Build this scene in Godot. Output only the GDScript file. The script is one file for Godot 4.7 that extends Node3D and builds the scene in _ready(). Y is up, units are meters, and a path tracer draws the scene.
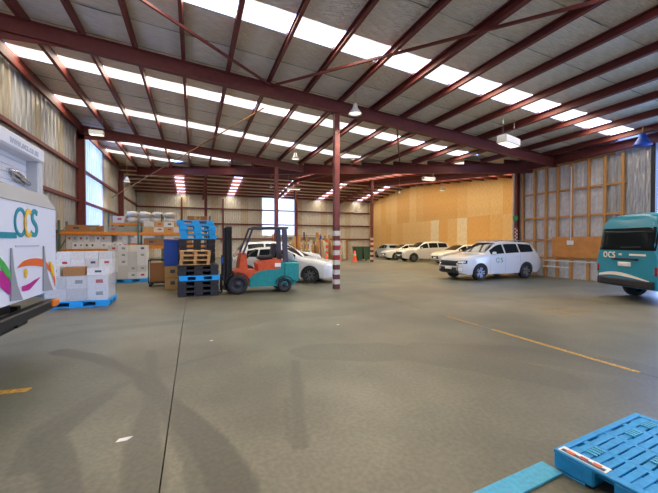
extends Node3D

# building axes: X to the right, u = depth into the hall (world -Z), y up. Camera stands at the origin of X and u.
const LEFT := -5.45
const RIGHT := 15.7
const PLY := 21.2
const BACK := 40.5
const FRONT := -5.0
const RIDGE := 31.4
const SLOPE := 0.0943
const VALLEY := 12.6
const SECOND := 21.0
const TURN := 0.368

var M := {}
var used := {}
var rng := RandomNumberGenerator.new()

# ------------------------------------------------------------------ places
func P(x: float, u: float, y := 0.0) -> Vector3:
	return Vector3(x, y, -u)

func fl(px: float, py: float, h := 0.0) -> Vector2:          # a point of the floor (or of the level h) as X, u
	var s := (1.65 - h) / (py - 242.0)
	var l := px - 329.0
	return Vector2((l * cos(TURN) + 350.0 * sin(TURN)) * s, (350.0 * cos(TURN) - l * sin(TURN)) * s)

func roof_h(x: float) -> float:                               # top of the purlins of the main roof
	return 7.25 - SLOPE * x

func gable_h(u: float) -> float:                              # top of the purlins of the far gable
	return 7.65 - 0.1 * absf(RIDGE - u)

# ------------------------------------------------------------------ shapes
func S() -> SurfaceTool:
	var s := SurfaceTool.new()
	s.begin(Mesh.PRIMITIVE_TRIANGLES)
	s.set_smooth_group(-1)
	return s

func tri(s: SurfaceTool, a: Vector3, b: Vector3, c: Vector3) -> void:   # counter-clockwise from outside
	s.add_vertex(a); s.add_vertex(c); s.add_vertex(b)

func quad(s: SurfaceTool, a: Vector3, b: Vector3, c: Vector3, d: Vector3) -> void:
	tri(s, a, b, c); tri(s, a, c, d)

func tri_o(s: SurfaceTool, a: Vector3, b: Vector3, c: Vector3, out: Vector3) -> void:
	if (b - a).cross(c - a).dot(out) < 0.0: tri(s, a, c, b)
	else: tri(s, a, b, c)

func quad_o(s: SurfaceTool, a: Vector3, b: Vector3, c: Vector3, d: Vector3, out: Vector3) -> void:
	tri_o(s, a, b, c, out); tri_o(s, a, c, d, out)

func box(s: SurfaceTool, c: Vector3, size: Vector3, basis := Basis(), ch := 0.0) -> void:
	var h := size * 0.5
	if ch <= 0.0:
		for ax in 3:
			for sg in [-1.0, 1.0]:
				var n := Vector3(); n[ax] = sg
				var b1 := (ax + 1) % 3
				var b2 := (ax + 2) % 3
				var q := []
				for k in [[-1, -1], [1, -1], [1, 1], [-1, 1]]:
					var v := Vector3(); v[ax] = sg * h[ax]; v[b1] = k[0] * h[b1]; v[b2] = k[1] * h[b2]
					q.append(c + basis * v)
				quad_o(s, q[0], q[1], q[2], q[3], basis * n)
		return
	for ax in 3:
		var b1 := (ax + 1) % 3
		var b2 := (ax + 2) % 3
		for sg in [-1.0, 1.0]:
			var n := Vector3(); n[ax] = sg
			var q := []
			for k in [[-1, -1], [1, -1], [1, 1], [-1, 1]]:
				var v := Vector3(); v[ax] = sg * h[ax]; v[b1] = k[0] * (h[b1] - ch); v[b2] = k[1] * (h[b2] - ch)
				q.append(c + basis * v)
			quad_o(s, q[0], q[1], q[2], q[3], basis * n)
			for sb in [-1.0, 1.0]:
				var e := []
				for t in [-1.0, 1.0]:
					var v1 := Vector3(); v1[ax] = sg * h[ax]; v1[b1] = sb * (h[b1] - ch); v1[b2] = t * (h[b2] - ch)
					var v2 := Vector3(); v2[ax] = sg * (h[ax] - ch); v2[b1] = sb * h[b1]; v2[b2] = t * (h[b2] - ch)
					e.append(c + basis * v1); e.append(c + basis * v2)
				var n2 := Vector3(); n2[ax] = sg; n2[b1] = sb
				quad_o(s, e[0], e[1], e[3], e[2], basis * n2)
	for sx in [-1.0, 1.0]:
		for sy in [-1.0, 1.0]:
			for sz in [-1.0, 1.0]:
				var g := Vector3(sx, sy, sz)
				var a := g * Vector3(h.x, h.y - ch, h.z - ch)
				var b := g * Vector3(h.x - ch, h.y, h.z - ch)
				var d := g * Vector3(h.x - ch, h.y - ch, h.z)
				tri_o(s, c + basis * a, c + basis * b, c + basis * d, basis * g)

func prism(s: SurfaceTool, poly: PackedVector2Array, depth: float, t := Transform3D()) -> void:   # polygon in x, y; along z from 0 to depth
	var p := poly
	var area := 0.0
	for i in p.size():
		area += p[i].cross(p[(i + 1) % p.size()])
	if area < 0.0:
		p.reverse()
	var idx := Geometry2D.triangulate_polygon(p)
	for i in range(0, idx.size(), 3):
		var f := []; var b := []
		for k in 3:
			var v := p[idx[i + k]]
			f.append(t * Vector3(v.x, v.y, depth)); b.append(t * Vector3(v.x, v.y, 0))
		tri_o(s, f[0], f[1], f[2], t.basis.z * signf(depth))
		tri_o(s, b[0], b[1], b[2], -t.basis.z * signf(depth))
	for i in p.size():
		var a := p[i]
		var c := p[(i + 1) % p.size()]
		var o := Vector3(c.y - a.y, a.x - c.x, 0)
		quad_o(s, t * Vector3(a.x, a.y, 0), t * Vector3(c.x, c.y, 0), t * Vector3(c.x, c.y, depth), t * Vector3(a.x, a.y, depth), t.basis * o)

func lathe(s: SurfaceTool, prof: Array, t := Transform3D(), n := 16) -> void:    # pairs radius, height, round local y
	s.set_smooth_group(1)
	for i in prof.size() - 1:
		for k in n:
			var a0 := TAU * k / n
			var a1 := TAU * (k + 1) / n
			var A: Vector2 = prof[i]
			var B: Vector2 = prof[i + 1]
			var q := [Vector3(A.x * cos(a0), A.y, A.x * sin(a0)), Vector3(A.x * cos(a1), A.y, A.x * sin(a1)), Vector3(B.x * cos(a1), B.y, B.x * sin(a1)), Vector3(B.x * cos(a0), B.y, B.x * sin(a0))]
			if A.x > 0.0001: tri(s, t * q[0], t * q[2], t * q[1])
			if B.x > 0.0001: tri(s, t * q[0], t * q[3], t * q[2])
	s.set_smooth_group(-1)

func cyl(s: SurfaceTool, a: Vector3, b: Vector3, r: float, n := 12, r2 := -1.0) -> void:
	var y := (b - a).normalized()
	var x := y.cross(Vector3.UP if absf(y.y) < 0.9 else Vector3.RIGHT).normalized()
	var z := x.cross(y)
	var q := r if r2 < 0.0 else r2
	var l := (b - a).length()
	var e := minf(0.002, r * 0.1)
	lathe(s, [Vector2(0, 0), Vector2(r - e, 0), Vector2(r, e), Vector2(q, l - e), Vector2(q - e, l), Vector2(0, l)], Transform3D(Basis(x, y, z), a), n)

func tube(s: SurfaceTool, pts: Array, r: float, n := 8) -> void:
	for i in pts.size() - 1:
		cyl(s, pts[i], pts[i + 1], r, n)

func bar(s: SurfaceTool, a: Vector3, b: Vector3, w: float, h: float, up := Vector3.UP, ch := 0.0) -> void:   # a box from a to b
	var z := (b - a).normalized()
	var x := up.cross(z).normalized()
	var y := z.cross(x)
	box(s, (a + b) * 0.5, Vector3(w, h, (b - a).length()), Basis(x, y, z), ch)

func ibeam(s: SurfaceTool, a: Vector3, b: Vector3, w: float, h: float, up := Vector3.UP) -> void:
	var z := (b - a).normalized()
	var x := up.cross(z).normalized()
	var y := z.cross(x)
	var bs := Basis(x, y, z)
	var l := (b - a).length()
	var c := (a + b) * 0.5
	box(s, c, Vector3(0.02, h, l), bs)
	box(s, c + y * (h * 0.5 - 0.01), Vector3(w, 0.024, l), bs)
	box(s, c - y * (h * 0.5 - 0.01), Vector3(w, 0.024, l), bs)

func cbeam(s: SurfaceTool, a: Vector3, b: Vector3, w: float, h: float, up := Vector3.UP) -> void:
	var z := (b - a).normalized()
	var x := up.cross(z).normalized()
	var y := z.cross(x)
	var bs := Basis(x, y, z)
	var l := (b - a).length()
	var c := (a + b) * 0.5
	box(s, c - x * (w * 0.5), Vector3(0.008, h, l), bs)
	box(s, c + y * (h * 0.5 - 0.005), Vector3(w, 0.01, l), bs)
	box(s, c - y * (h * 0.5 - 0.005), Vector3(w, 0.01, l), bs)
	box(s, c + x * (w * 0.5) + y * (h * 0.5 - 0.015), Vector3(0.008, 0.03, l), bs)
	box(s, c + x * (w * 0.5) - y * (h * 0.5 - 0.015), Vector3(0.008, 0.03, l), bs)

# ------------------------------------------------------------------ nodes
func numbered(called: String) -> String:
	if used.has(called):
		used[called] += 1
		return "%s_%03d" % [called, used[called]]
	used[called] = 0
	return called

func thing(called: String, label: String, category: String, at := Vector3.ZERO, turn := 0.0, group := "") -> Node3D:
	var o := Node3D.new()
	o.name = numbered(called)
	add_child(o, true)
	o.position = at
	o.rotation.y = turn
	o.set_meta("label", label)
	o.set_meta("category", category)
	if group: o.set_meta("group", group)
	return o

func setting(called: String, label := "") -> Node3D:
	var o := Node3D.new()
	o.name = called
	add_child(o, true)
	o.set_meta("kind", "structure")
	o.set_meta("label", label if label else called.replace("_", " "))
	o.set_meta("category", called.split("_")[0])
	return o

func mesh_of(s: SurfaceTool) -> Mesh:
	s.generate_normals()
	return s.commit()

func put(parent: Node, called: String, mesh: Mesh, m: Material, at := Transform3D(), label := "") -> MeshInstance3D:
	var o := MeshInstance3D.new()
	o.name = called
	o.mesh = mesh
	o.material_override = m
	o.transform = at
	parent.add_child(o, true)
	if label: o.set_meta("label", label)
	return o

func part(parent: Node, called: String, s: SurfaceTool, m: Material, label := "") -> MeshInstance3D:
	return put(parent, called, mesh_of(s), m, Transform3D(), label)

func one(called: String, s: SurfaceTool, m: Material, label: String, category: String, at := Vector3.ZERO, turn := 0.0, group := "") -> MeshInstance3D:
	var o := put(self, numbered(called), mesh_of(s), m)
	o.position = at
	o.rotation.y = turn
	o.set_meta("label", label)
	o.set_meta("category", category)
	if group: o.set_meta("group", group)
	return o

func again(o: Node3D, at: Vector3, turn := 0.0, label := "", group := "") -> Node3D:
	var c: Node3D = o.duplicate()
	var base := String(o.name)
	var re := RegEx.create_from_string("_\\d{3}$")
	c.name = numbered(re.sub(base, ""))
	add_child(c, true)
	c.position = at
	c.rotation.y = turn
	if label: c.set_meta("label", label)
	if group: c.set_meta("group", group)
	return c

func lettering(parent: Node, called: String, text: String, h: float, m: Material, at: Transform3D, depth := 0.004, width := 0.0) -> MeshInstance3D:
	var t := TextMesh.new()
	var f := SystemFont.new()
	f.font_names = PackedStringArray(["Droid Sans"])
	f.font_weight = 700
	t.font = f
	t.text = text
	t.font_size = 64
	t.pixel_size = h / 46.0
	t.depth = depth
	t.horizontal_alignment = HORIZONTAL_ALIGNMENT_CENTER
	return put(parent, called, t, m, at)

# ------------------------------------------------------------------ materials
func noise_tex(freq: float, lo: Color, hi: Color, sd := 1, size := 512, octaves := 4, kind := FastNoiseLite.TYPE_SIMPLEX_SMOOTH) -> NoiseTexture2D:
	var n := FastNoiseLite.new()
	n.seed = sd
	n.noise_type = kind
	n.frequency = freq
	n.fractal_octaves = octaves
	var t := NoiseTexture2D.new()
	t.width = size; t.height = size
	t.seamless = true
	t.noise = n
	var g := Gradient.new()
	g.set_color(0, lo); g.set_color(1, hi)
	t.color_ramp = g
	return t

func normal_tex(freq: float, bump: float, sd := 5, size := 512) -> NoiseTexture2D:
	var n := FastNoiseLite.new()
	n.seed = sd
	n.frequency = freq
	n.fractal_octaves = 4
	var t := NoiseTexture2D.new()
	t.width = size; t.height = size
	t.seamless = true
	t.as_normal_map = true
	t.bump_strength = bump
	t.noise = n
	return t

func mat(key: String, c: Color, rough := 0.7, metal := 0.0, tex: Texture2D = null, scale := Vector3.ONE, norm: Texture2D = null, nscale := 1.0) -> StandardMaterial3D:
	var m := StandardMaterial3D.new()
	m.resource_name = key
	m.albedo_color = c
	m.roughness = rough
	m.metallic = metal
	if tex or norm:
		m.uv1_triplanar = true
		m.uv1_world_triplanar = true
		m.uv1_scale = scale
	if tex: m.albedo_texture = tex
	if norm:
		m.normal_enabled = true
		m.normal_texture = norm
		m.normal_scale = nscale
	M[key] = m
	return m

func C(r: int, g: int, b: int) -> Color:
	return Color8(r, g, b)

func make_materials() -> void:
	var mottle := noise_tex(0.012, Color(0.86, 0.86, 0.86), Color(1, 1, 1), 3)
	var dirt := noise_tex(0.02, Color(0.7, 0.68, 0.64), Color(1, 1, 1), 8)
	var streak := noise_tex(0.02, Color(0.76, 0.75, 0.72), Color(1, 1, 1), 11)
	var grain := noise_tex(0.03, Color(0.86, 0.8, 0.7), Color(1, 1, 1), 21)
	var wrinkle := normal_tex(0.02, 9.0, 4)
	var fine := normal_tex(0.06, 4.0, 6)
	mat("maroon", C(120, 52, 45), 0.55, 0.0, mottle, Vector3(0.6, 0.6, 0.6))
	mat("foil", C(246, 238, 222), 0.45, 0.0, mottle, Vector3(0.3, 0.3, 2.2), wrinkle, 1.6)
	mat("foil_old", C(236, 224, 202), 0.5, 0.0, mottle, Vector3(0.4, 0.4, 2.6), wrinkle, 1.6)
	mat("cladding", C(206, 208, 208), 0.36, 0.5, streak, Vector3(1.3, 0.1, 1.3), wrinkle, 0.7)
	mat("cladding_tan", C(208, 198, 176), 0.4, 0.35, streak, Vector3(1.5, 0.12, 1.5), wrinkle, 0.5)
	mat("cladding_beige", C(232, 220, 194), 0.5, 0.0, streak, Vector3(1.6, 0.2, 1.6))
	mat("cladding_silver", C(222, 220, 220), 0.4, 0.15, mottle, Vector3(0.8, 0.5, 0.8), wrinkle, 0.8)
	mat("cladding_cream", C(244, 240, 230), 0.5, 0.0, streak, Vector3(1.6, 0.2, 1.6))
	mat("timber", C(208, 158, 98), 0.7, 0.0, grain, Vector3(3, 0.35, 3))
	mat("timber_pale", C(205, 166, 112), 0.7, 0.0, grain, Vector3(2, 0.5, 2))
	for k in 4:
		mat("ply_%d" % k, [C(240, 198, 128), C(238, 192, 118), C(243, 204, 136), C(236, 184, 106)][k], 0.6, 0.0, grain, Vector3(0.8 + 0.13 * k, 0.16, 0.9 + 0.17 * k))
	mat("ply_pale", C(246, 230, 190), 0.6, 0.0, grain, Vector3(0.7, 0.15, 0.7))
	mat("ply_orange", C(216, 146, 74), 0.6, 0.0, mottle, Vector3(0.5, 0.4, 0.3))
	mat("orange", C(232, 140, 38), 0.45, 0.0, mottle, Vector3(1, 1, 1))
	mat("rack_upright", C(96, 118, 108), 0.5)
	mat("white_paint", C(206, 208, 210), 0.25)
	M.white_paint.clearcoat_enabled = true
	M.white_paint.clearcoat = 0.6
	M.white_paint.clearcoat_roughness = 0.05
	mat("silver_paint", C(170, 178, 180), 0.3, 0.4)
	mat("teal_paint", C(4, 136, 160), 0.25)
	M.teal_paint.clearcoat_enabled = true
	M.teal_paint.clearcoat = 0.6
	mat("teal", C(18, 142, 140), 0.45, 0.0, mottle, Vector3(1, 1, 1))
	mat("lift_orange", C(214, 84, 34), 0.5, 0.0, mottle, Vector3(1, 1, 1))
	mat("glass", C(26, 32, 34), 0.06)
	M.glass.metallic_specular = 0.2
	mat("black", C(30, 30, 32), 0.5)
	mat("rubber", C(38, 38, 40), 0.85)
	mat("underside", C(118, 118, 116), 0.8)
	mat("dark_steel", C(54, 52, 56), 0.5, 0.3)
	mat("guard_steel", C(66, 64, 76), 0.45, 0.1)
	mat("steel", C(168, 168, 166), 0.3, 0.8)
	mat("chrome", C(220, 220, 222), 0.12, 1.0)
	mat("alloy", C(150, 152, 158), 0.3, 0.7)
	mat("grey_panel", C(150, 152, 154), 0.5)
	mat("grey_light", C(196, 198, 200), 0.45)
	mat("white_plain", C(232, 232, 228), 0.6)
	mat("white_truck", C(228, 230, 236), 0.35)
	mat("lens_white", C(225, 230, 235), 0.1)
	mat("lens_red", C(150, 26, 22), 0.15)
	mat("lens_amber", C(236, 130, 30), 0.2)
	mat("plate", C(235, 235, 225), 0.5)
	mat("logo_teal", C(14, 138, 152), 0.5)
	mat("logo_yellow", C(238, 186, 40), 0.5)
	mat("logo_magenta", C(186, 30, 132), 0.5)
	mat("logo_green", C(74, 170, 76), 0.5)
	mat("logo_orange", C(226, 106, 44), 0.5)
	mat("logo_cream", C(236, 234, 214), 0.5)
	mat("logo_faint", C(182, 190, 200), 0.5)
	mat("pallet_blue", C(34, 158, 220), 0.42, 0.0, mottle, Vector3(2, 2, 2), fine, 0.2)
	mat("plank_blue", C(84, 188, 226), 0.5, 0.0, mottle, Vector3(3, 3, 3), fine, 0.5)
	mat("pallet_sky", C(28, 158, 222), 0.5)
	mat("pallet_black", C(40, 40, 44), 0.55)
	mat("bin_blue", C(34, 78, 168), 0.5)
	for k in 3:
		mat("carton_white_%d" % k, [C(230, 226, 216), C(214, 210, 200), C(238, 236, 230)][k], 0.7, 0.0, mottle, Vector3(3, 3, 3))
	mat("carton_brown", C(172, 122, 72), 0.75, 0.0, mottle, Vector3(3, 3, 3))
	mat("carton_tan", C(200, 160, 104), 0.75, 0.0, mottle, Vector3(3, 3, 3))
	mat("carton_grey", C(150, 158, 150), 0.7, 0.0, mottle, Vector3(3, 3, 3))
	mat("print_dark", C(70, 76, 88), 0.6)
	mat("print_red", C(186, 60, 50), 0.6)
	mat("stripe_red", C(168, 44, 32), 0.5, 0.0, dirt, Vector3(3, 3, 3))
	mat("stripe_brown", C(112, 50, 40), 0.55, 0.0, dirt, Vector3(3, 3, 3))
	mat("stripe_white", C(232, 228, 220), 0.55, 0.0, dirt, Vector3(3, 3, 3))
	mat("cone_orange", C(240, 84, 30), 0.5)
	mat("green_bin", C(50, 78, 58), 0.5)
	mat("green_sign", C(40, 150, 84), 0.5)
	mat("yellow_line", C(234, 186, 72), 0.6, 0.0, noise_tex(0.03, Color(0.5, 0.46, 0.4), Color(1, 1, 1), 31), Vector3(1.5, 1.5, 1.5))
	mat("yellow_faded", C(200, 160, 84), 0.6, 0.0, noise_tex(0.05, Color(0.5, 0.5, 0.5), Color(1, 1, 1), 33), Vector3(1.5, 1.5, 1.5))
	mat("white_faded", C(158, 150, 136), 0.6, 0.0, noise_tex(0.05, Color(0.6, 0.6, 0.6), Color(1, 1, 1), 34), Vector3(1.5, 1.5, 1.5))
	mat("paving", C(190, 188, 184), 0.9, 0.0, mottle, Vector3(0.5, 0.5, 0.5))  # unseen yard, kept pale to bounce daylight up into the hall
	mat("paper", C(240, 238, 232), 0.8)
	var film := mat("film", Color(0.9, 0.92, 0.94, 0.16), 0.12)
	film.transparency = BaseMaterial3D.TRANSPARENCY_ALPHA
	var pane := mat("window_pane", Color(0.95, 0.95, 0.95), 0.6)
	pane.emission_enabled = true
	pane.emission = Color(1.0, 0.985, 0.97)
	pane.emission_energy_multiplier = 1.3
	var sheet := mat("window_sheet", Color(0.88, 0.88, 0.9), 0.5, 0.0, noise_tex(0.02, Color(0.75, 0.78, 0.82), Color(1, 1, 1), 15), Vector3(1.6, 0.1, 1.6))
	sheet.backlight_enabled = true
	sheet.backlight = Color(0.8, 0.8, 0.8)
	var bright := mat("window_sheet_white", Color(0.98, 0.92, 0.8), 0.5)
	bright.backlight_enabled = true
	bright.backlight = Color(0.9, 0.86, 0.78)
	var lamp := mat("lamp_glow", Color(1, 1, 1), 0.4)
	lamp.emission_enabled = true
	lamp.emission = Color(1.0, 0.96, 0.86)
	lamp.emission_energy_multiplier = 1.6
	var warm := mat("lamp_glow_warm", Color(1, 0.95, 0.8), 0.4)
	warm.emission_enabled = true
	warm.emission = Color(1.0, 0.86, 0.55)
	warm.emission_energy_multiplier = 1.6

# ------------------------------------------------------------------ floor
func floor_material() -> StandardMaterial3D:
	var w := 800
	var h := 1280
	var n1 := FastNoiseLite.new(); n1.seed = 2; n1.frequency = 0.006; n1.fractal_octaves = 5
	var n2 := FastNoiseLite.new(); n2.seed = 9; n2.frequency = 0.03; n2.fractal_octaves = 4
	var n3 := FastNoiseLite.new(); n3.seed = 14; n3.frequency = 0.004; n3.fractal_octaves = 3
	var a := n1.get_image(w, h).get_data()
	var b := n2.get_image(w, h).get_data()
	var d := n3.get_image(w, h).get_data()
	var mark := PackedFloat32Array(); mark.resize(w * h); mark.fill(0.0)
	# tyre marks and broad darker patches: pixels of the photograph laid out on the floor, width in metres, strength
	var marks := [
		[[Vector2(60, 352), Vector2(100, 360), Vector2(140, 376), Vector2(170, 408), Vector2(208, 445), Vector2(236, 493)], 0.20, 0.34],
		[[Vector2(150, 352), Vector2(152, 400), Vector2(142, 440), Vector2(136, 520)], 0.17, 0.26],
		[[Vector2(106, 396), Vector2(66, 425), Vector2(44, 440), Vector2(56, 470), Vector2(68, 520)], 0.16, 0.24],
		[[Vector2(170, 420), Vector2(196, 460), Vector2(208, 520)], 0.13, 0.2],
		[[Vector2(295, 362), Vector2(297, 400), Vector2(300, 446)], 0.11, 0.2],
		[[Vector2(286, 400), Vector2(288, 440)], 0.06, 0.18],
		[[Vector2(320, 352), Vector2(400, 352), Vector2(480, 365), Vector2(560, 380)], 0.55, 0.16],
		[[Vector2(200, 330), Vector2(260, 318), Vector2(340, 312), Vector2(420, 300)], 0.5, 0.12],
		[[Vector2(430, 350), Vector2(520, 352), Vector2(640, 372)], 0.6, 0.14],
		[[Vector2(10, 345), Vector2(80, 332), Vector2(180, 322)], 0.25, 0.16],
		[[Vector2(380, 290), Vector2(450, 292), Vector2(560, 285)], 0.7, 0.16],
		[[Vector2(230, 300), Vector2(300, 300), Vector2(400, 288)], 0.4, 0.14],
		[[Vector2(20, 470), Vector2(40, 430), Vector2(90, 400), Vector2(150, 372), Vector2(230, 352)], 0.12, 0.16],
	]
	for k in marks:
		var pts: Array = k[0]
		for i in pts.size() - 1:
			var p0 := fl(pts[i].x, pts[i].y)
			var p1 := fl(pts[i + 1].x, pts[i + 1].y)
			var wide: float = k[1]
			var lo := Vector2(minf(p0.x, p1.x) - wide, minf(p0.y, p1.y) - wide)
			var hi := Vector2(maxf(p0.x, p1.x) + wide, maxf(p0.y, p1.y) + wide)
			for y in range(maxi(0, int((lo.y + 6.0) / 48.0 * h)), mini(h, int((hi.y + 6.0) / 48.0 * h) + 1)):
				for x in range(maxi(0, int((lo.x + 6.0) / 28.0 * w)), mini(w, int((hi.x + 6.0) / 28.0 * w) + 1)):
					var q := Vector2((x + 0.5) / w * 28.0 - 6.0, (y + 0.5) / h * 48.0 - 6.0)
					var c := Geometry2D.get_closest_point_to_segment(q, p0, p1)
					var worn := wide * (0.72 + 0.55 * (b[y * w + x] / 255.0 - 0.5) + 0.5 * (a[y * w + x] / 255.0 - 0.5))
					var v: float = k[2] * clampf((worn - q.distance_to(c)) / 0.035, 0.0, 1.0)
					if v > mark[y * w + x]: mark[y * w + x] = v
	var out := PackedByteArray(); out.resize(w * h * 3)
	for i in w * h:
		var v := 0.80 + 0.32 * (a[i] / 255.0 - 0.5) + 0.17 * (b[i] / 255.0 - 0.5)
		v *= 1.0 - 0.75 * mark[i] * (0.3 + 0.7 * (b[i] / 255.0) + 0.5 * (a[i] / 255.0))
		var t := d[i] / 255.0 - 0.5
		v = clampf(v, 0.3, 1.2)
		out[i * 3] = clampi(int(v * (146 + 24 * t)), 0, 255)
		out[i * 3 + 1] = clampi(int(v * (144 + 4 * t)), 0, 255)
		out[i * 3 + 2] = clampi(int(v * (122 - 8 * t)), 0, 255)
	var m := StandardMaterial3D.new()
	m.resource_name = "concrete"
	m.albedo_texture = ImageTexture.create_from_image(Image.create_from_data(w, h, false, Image.FORMAT_RGB8, out))
	m.roughness = 0.42
	m.metallic_specular = 0.5
	m.uv1_scale = Vector3(1, 1, 1)
	m.detail_enabled = true
	m.detail_blend_mode = BaseMaterial3D.BLEND_MODE_MUL
	m.detail_uv_layer = BaseMaterial3D.DETAIL_UV_2
	m.detail_albedo = noise_tex(0.05, Color(0.84, 0.83, 0.82), Color(1, 1, 1), 41, 1024, 5)
	return m

func slab(parent: Node, x0: float, x1: float, u0: float, u1: float, m: Material) -> void:
	var s := S()
	var top := [P(x0, u0), P(x1, u0), P(x1, u1), P(x0, u1)]
	s.set_smooth_group(-1)
	for k in [0, 2, 1, 0, 3, 2]:
		var v: Vector3 = top[k]
		s.set_uv(Vector2((v.x + 6.0) / 28.0, (-v.z + 6.0) / 48.0))
		s.set_uv2(Vector2(v.x, v.z) * 0.33)
		s.add_vertex(v)
	var lo := Vector3(0, -0.15, 0)
	var c := P((x0 + x1) / 2, (u0 + u1) / 2)
	for i in 4:
		var e: Vector3 = top[i]
		var f: Vector3 = top[(i + 1) % 4]
		s.set_uv(Vector2((e.x + 6.0) / 28.0, (-e.z + 6.0) / 48.0)); s.set_uv2(Vector2(e.x, e.z) * 0.33)
		quad_o(s, e, f, f + lo, e + lo, (e + f) / 2 - c)
	part(parent, "slab", s, m)

func build_floor() -> void:
	var f := setting("floor", "worn grey concrete floor with tyre marks")
	var m := floor_material()
	var xs := [LEFT - 0.2, -0.222, 5.25, 10.4, 15.85, 21.4]
	var us := [FRONT, 8.3, 19.5, 30.0, BACK + 0.2]
	for i in xs.size() - 1:
		for k in us.size() - 1:
			var g := 0.005
			slab(f, xs[i] + g, xs[i + 1] - g, us[k] + g * 0.6, us[k + 1] - g * 0.6, m)
	var s := S()
	box(s, P(8, 18, -0.2), Vector3(27.5, 0.1, 46.5))
	part(f, "sub_base", s, M.underside)
	var g := setting("ground_outside", "pale asphalt yard outside the hall")
	for r in [[-60.0, LEFT - 0.21, -60.0, 90.0], [21.41, 90.0, -60.0, 90.0], [LEFT - 0.21, 21.41, -60.0, FRONT - 0.01], [LEFT - 0.21, 21.41, BACK + 0.21, 90.0]]:
		var s2 := S()
		box(s2, P((r[0] + r[1]) / 2, (r[2] + r[3]) / 2, -0.11), Vector3(r[1] - r[0], 0.1, r[3] - r[2]))
		part(g, "paving", s2, M.paving)

func floor_marks() -> void:
	# painted lines, two millimetres of paint on the concrete
	var list := [
		["yellow_line", 5.25, 2.70, 5.25, 5.05, 0.075, "bright yellow painted floor line running towards the blue pallet"],
		["yellow_faded", 5.25, 5.4, 5.25, 6.3, 0.075, "short faded yellow dash continuing the yellow floor line"],
		["yellow_line", 5.25, 1.55, 5.25, 2.45, 0.075, "short yellow dash of floor paint beside the blue pallet"],
		["yellow_line", -2.55, 4.88, -1.72, 4.84, 0.12, "short yellow painted floor line beside the white truck"],
		["white_faded", 6.8, 7.5, 9.75, 7.5, 0.07, "long worn pale floor line before the white wagon"],
		["white_faded", 10.1, 7.55, 11.2, 7.5, 0.07, "short worn pale floor line behind the teal van"],
		["yellow_faded", 7.7, 5.95, 8.7, 5.95, 0.08, "upper worn yellow bar of the floor marking before the teal van"],
		["yellow_faded", 7.75, 5.5, 8.75, 5.5, 0.08, "lower worn yellow bar of the floor marking before the teal van"],
		["yellow_faded", 8.2, 5.56, 8.2, 5.89, 0.1, "worn yellow cross bar of the floor marking before the teal van"],
		["yellow_faded", 4.1, 8.75, 5.6, 8.75, 0.06, "faint worn yellow floor line in front of the striped post"],
		["yellow_faded", -4.2, 9.6, -1.3, 9.62, 0.06, "faint worn line on the floor before the wrapped pallet load"],
	]
	for k in list:
		var s := S()
		bar(s, P(k[1], k[2], 0.001), P(k[3], k[4], 0.001), k[5], 0.002)
		one("floor_line", s, M[k[0]], k[6], "line")
	var q := fl(122, 441)
	var sc := S()
	prism(sc, PackedVector2Array([Vector2(-0.06, -0.02), Vector2(0.02, -0.035), Vector2(0.07, 0.01), Vector2(0.03, 0.02), Vector2(-0.03, 0.025)]), 0.004, Transform3D(Basis(Vector3.RIGHT, -PI / 2), Vector3(0, 0.001, 0)))
	one("paper_scrap", sc, M.paper, "torn white paper scrap lying on the concrete near the floor joint", "paper", P(q.x, q.y, 0), 0.2)
	for k in [[211, 341, "tiny pale litter flake near the floor joint before the pallets"], [338, 325, "tiny pale litter flake on the concrete before the striped post"]]:
		var v := fl(k[0], k[1])
		var s3 := S()
		box(s3, Vector3(0, 0.003, 0), Vector3(0.05, 0.004, 0.03), Basis(), 0.001)
		one("litter_flake", s3, M.paper, k[2], "litter", P(v.x, v.y, 0), 0.4)

# ------------------------------------------------------------------ roof
var lights_on := []

func sky_light(at: Vector3, x: Vector3, n: Vector3, size: Vector2, e: float, c := Color(1, 0.945, 0.85)) -> void:
	var l := AreaLight3D.new()
	l.name = numbered("skylight_daylight")
	l.area_size = size
	l.area_normalize_energy = false
	l.light_energy = e
	l.light_color = c
	l.shadow_enabled = true
	l.set("area_range", 60.0)
	l.set("area_attenuation", 2.0)
	add_child(l, true)
	l.transform = Transform3D(Basis(x, n.cross(x), n), at)

func foil_strip(parent: Node, u0: float, u1: float, xs: Array, xend0: float, xend1: float, m: Material, lift: float, sd: int) -> void:
	# a lining sheet u0..u1 that sags a little between purlins
	var s := S()
	s.set_smooth_group(0)
	var n := FastNoiseLite.new(); n.seed = sd; n.frequency = 0.9; n.fractal_octaves = 3
	var cols := []
	var x: float = LEFT - 0.15
	while x < maxf(xend0, xend1) + 0.2:
		cols.append(x); x += 0.16125
	var rows := 6
	for i in cols.size() - 1:
		for k in rows:
			var q := []
			for c in [[0, 0], [1, 0], [1, 1], [0, 1]]:
				var f := float(k + c[1]) / rows
				var xe: float = lerpf(xend0, xend1, f)
				var xx: float = minf(cols[i + c[0]], xe)
				var ph := (xx - LEFT) / 1.29
				var sag := -0.022 * pow(sin(PI * ph), 2.0) * (0.5 + 0.5 * sin(PI * f)) + 0.012 * n.get_noise_2d(xx * 1.4, lerpf(u0, u1, f) * 2.4)
				q.append(P(xx, lerpf(u0, u1, f), roof_h(xx) + lift + sag + 0.02 * f))
			if q[0].distance_to(q[1]) < 0.001 and q[2].distance_to(q[3]) < 0.001: continue
			quad_o(s, q[0], q[1], q[2], q[3], Vector3.DOWN)
	part(parent, "lining_sheet", s, m)

func valley_x(u: float) -> float:                 # where the main roof meets the far gable
	if u < VALLEY: return RIGHT + 0.35
	return clampf((7.25 - gable_h(u)) / SLOPE, LEFT, RIGHT + 0.35)

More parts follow.
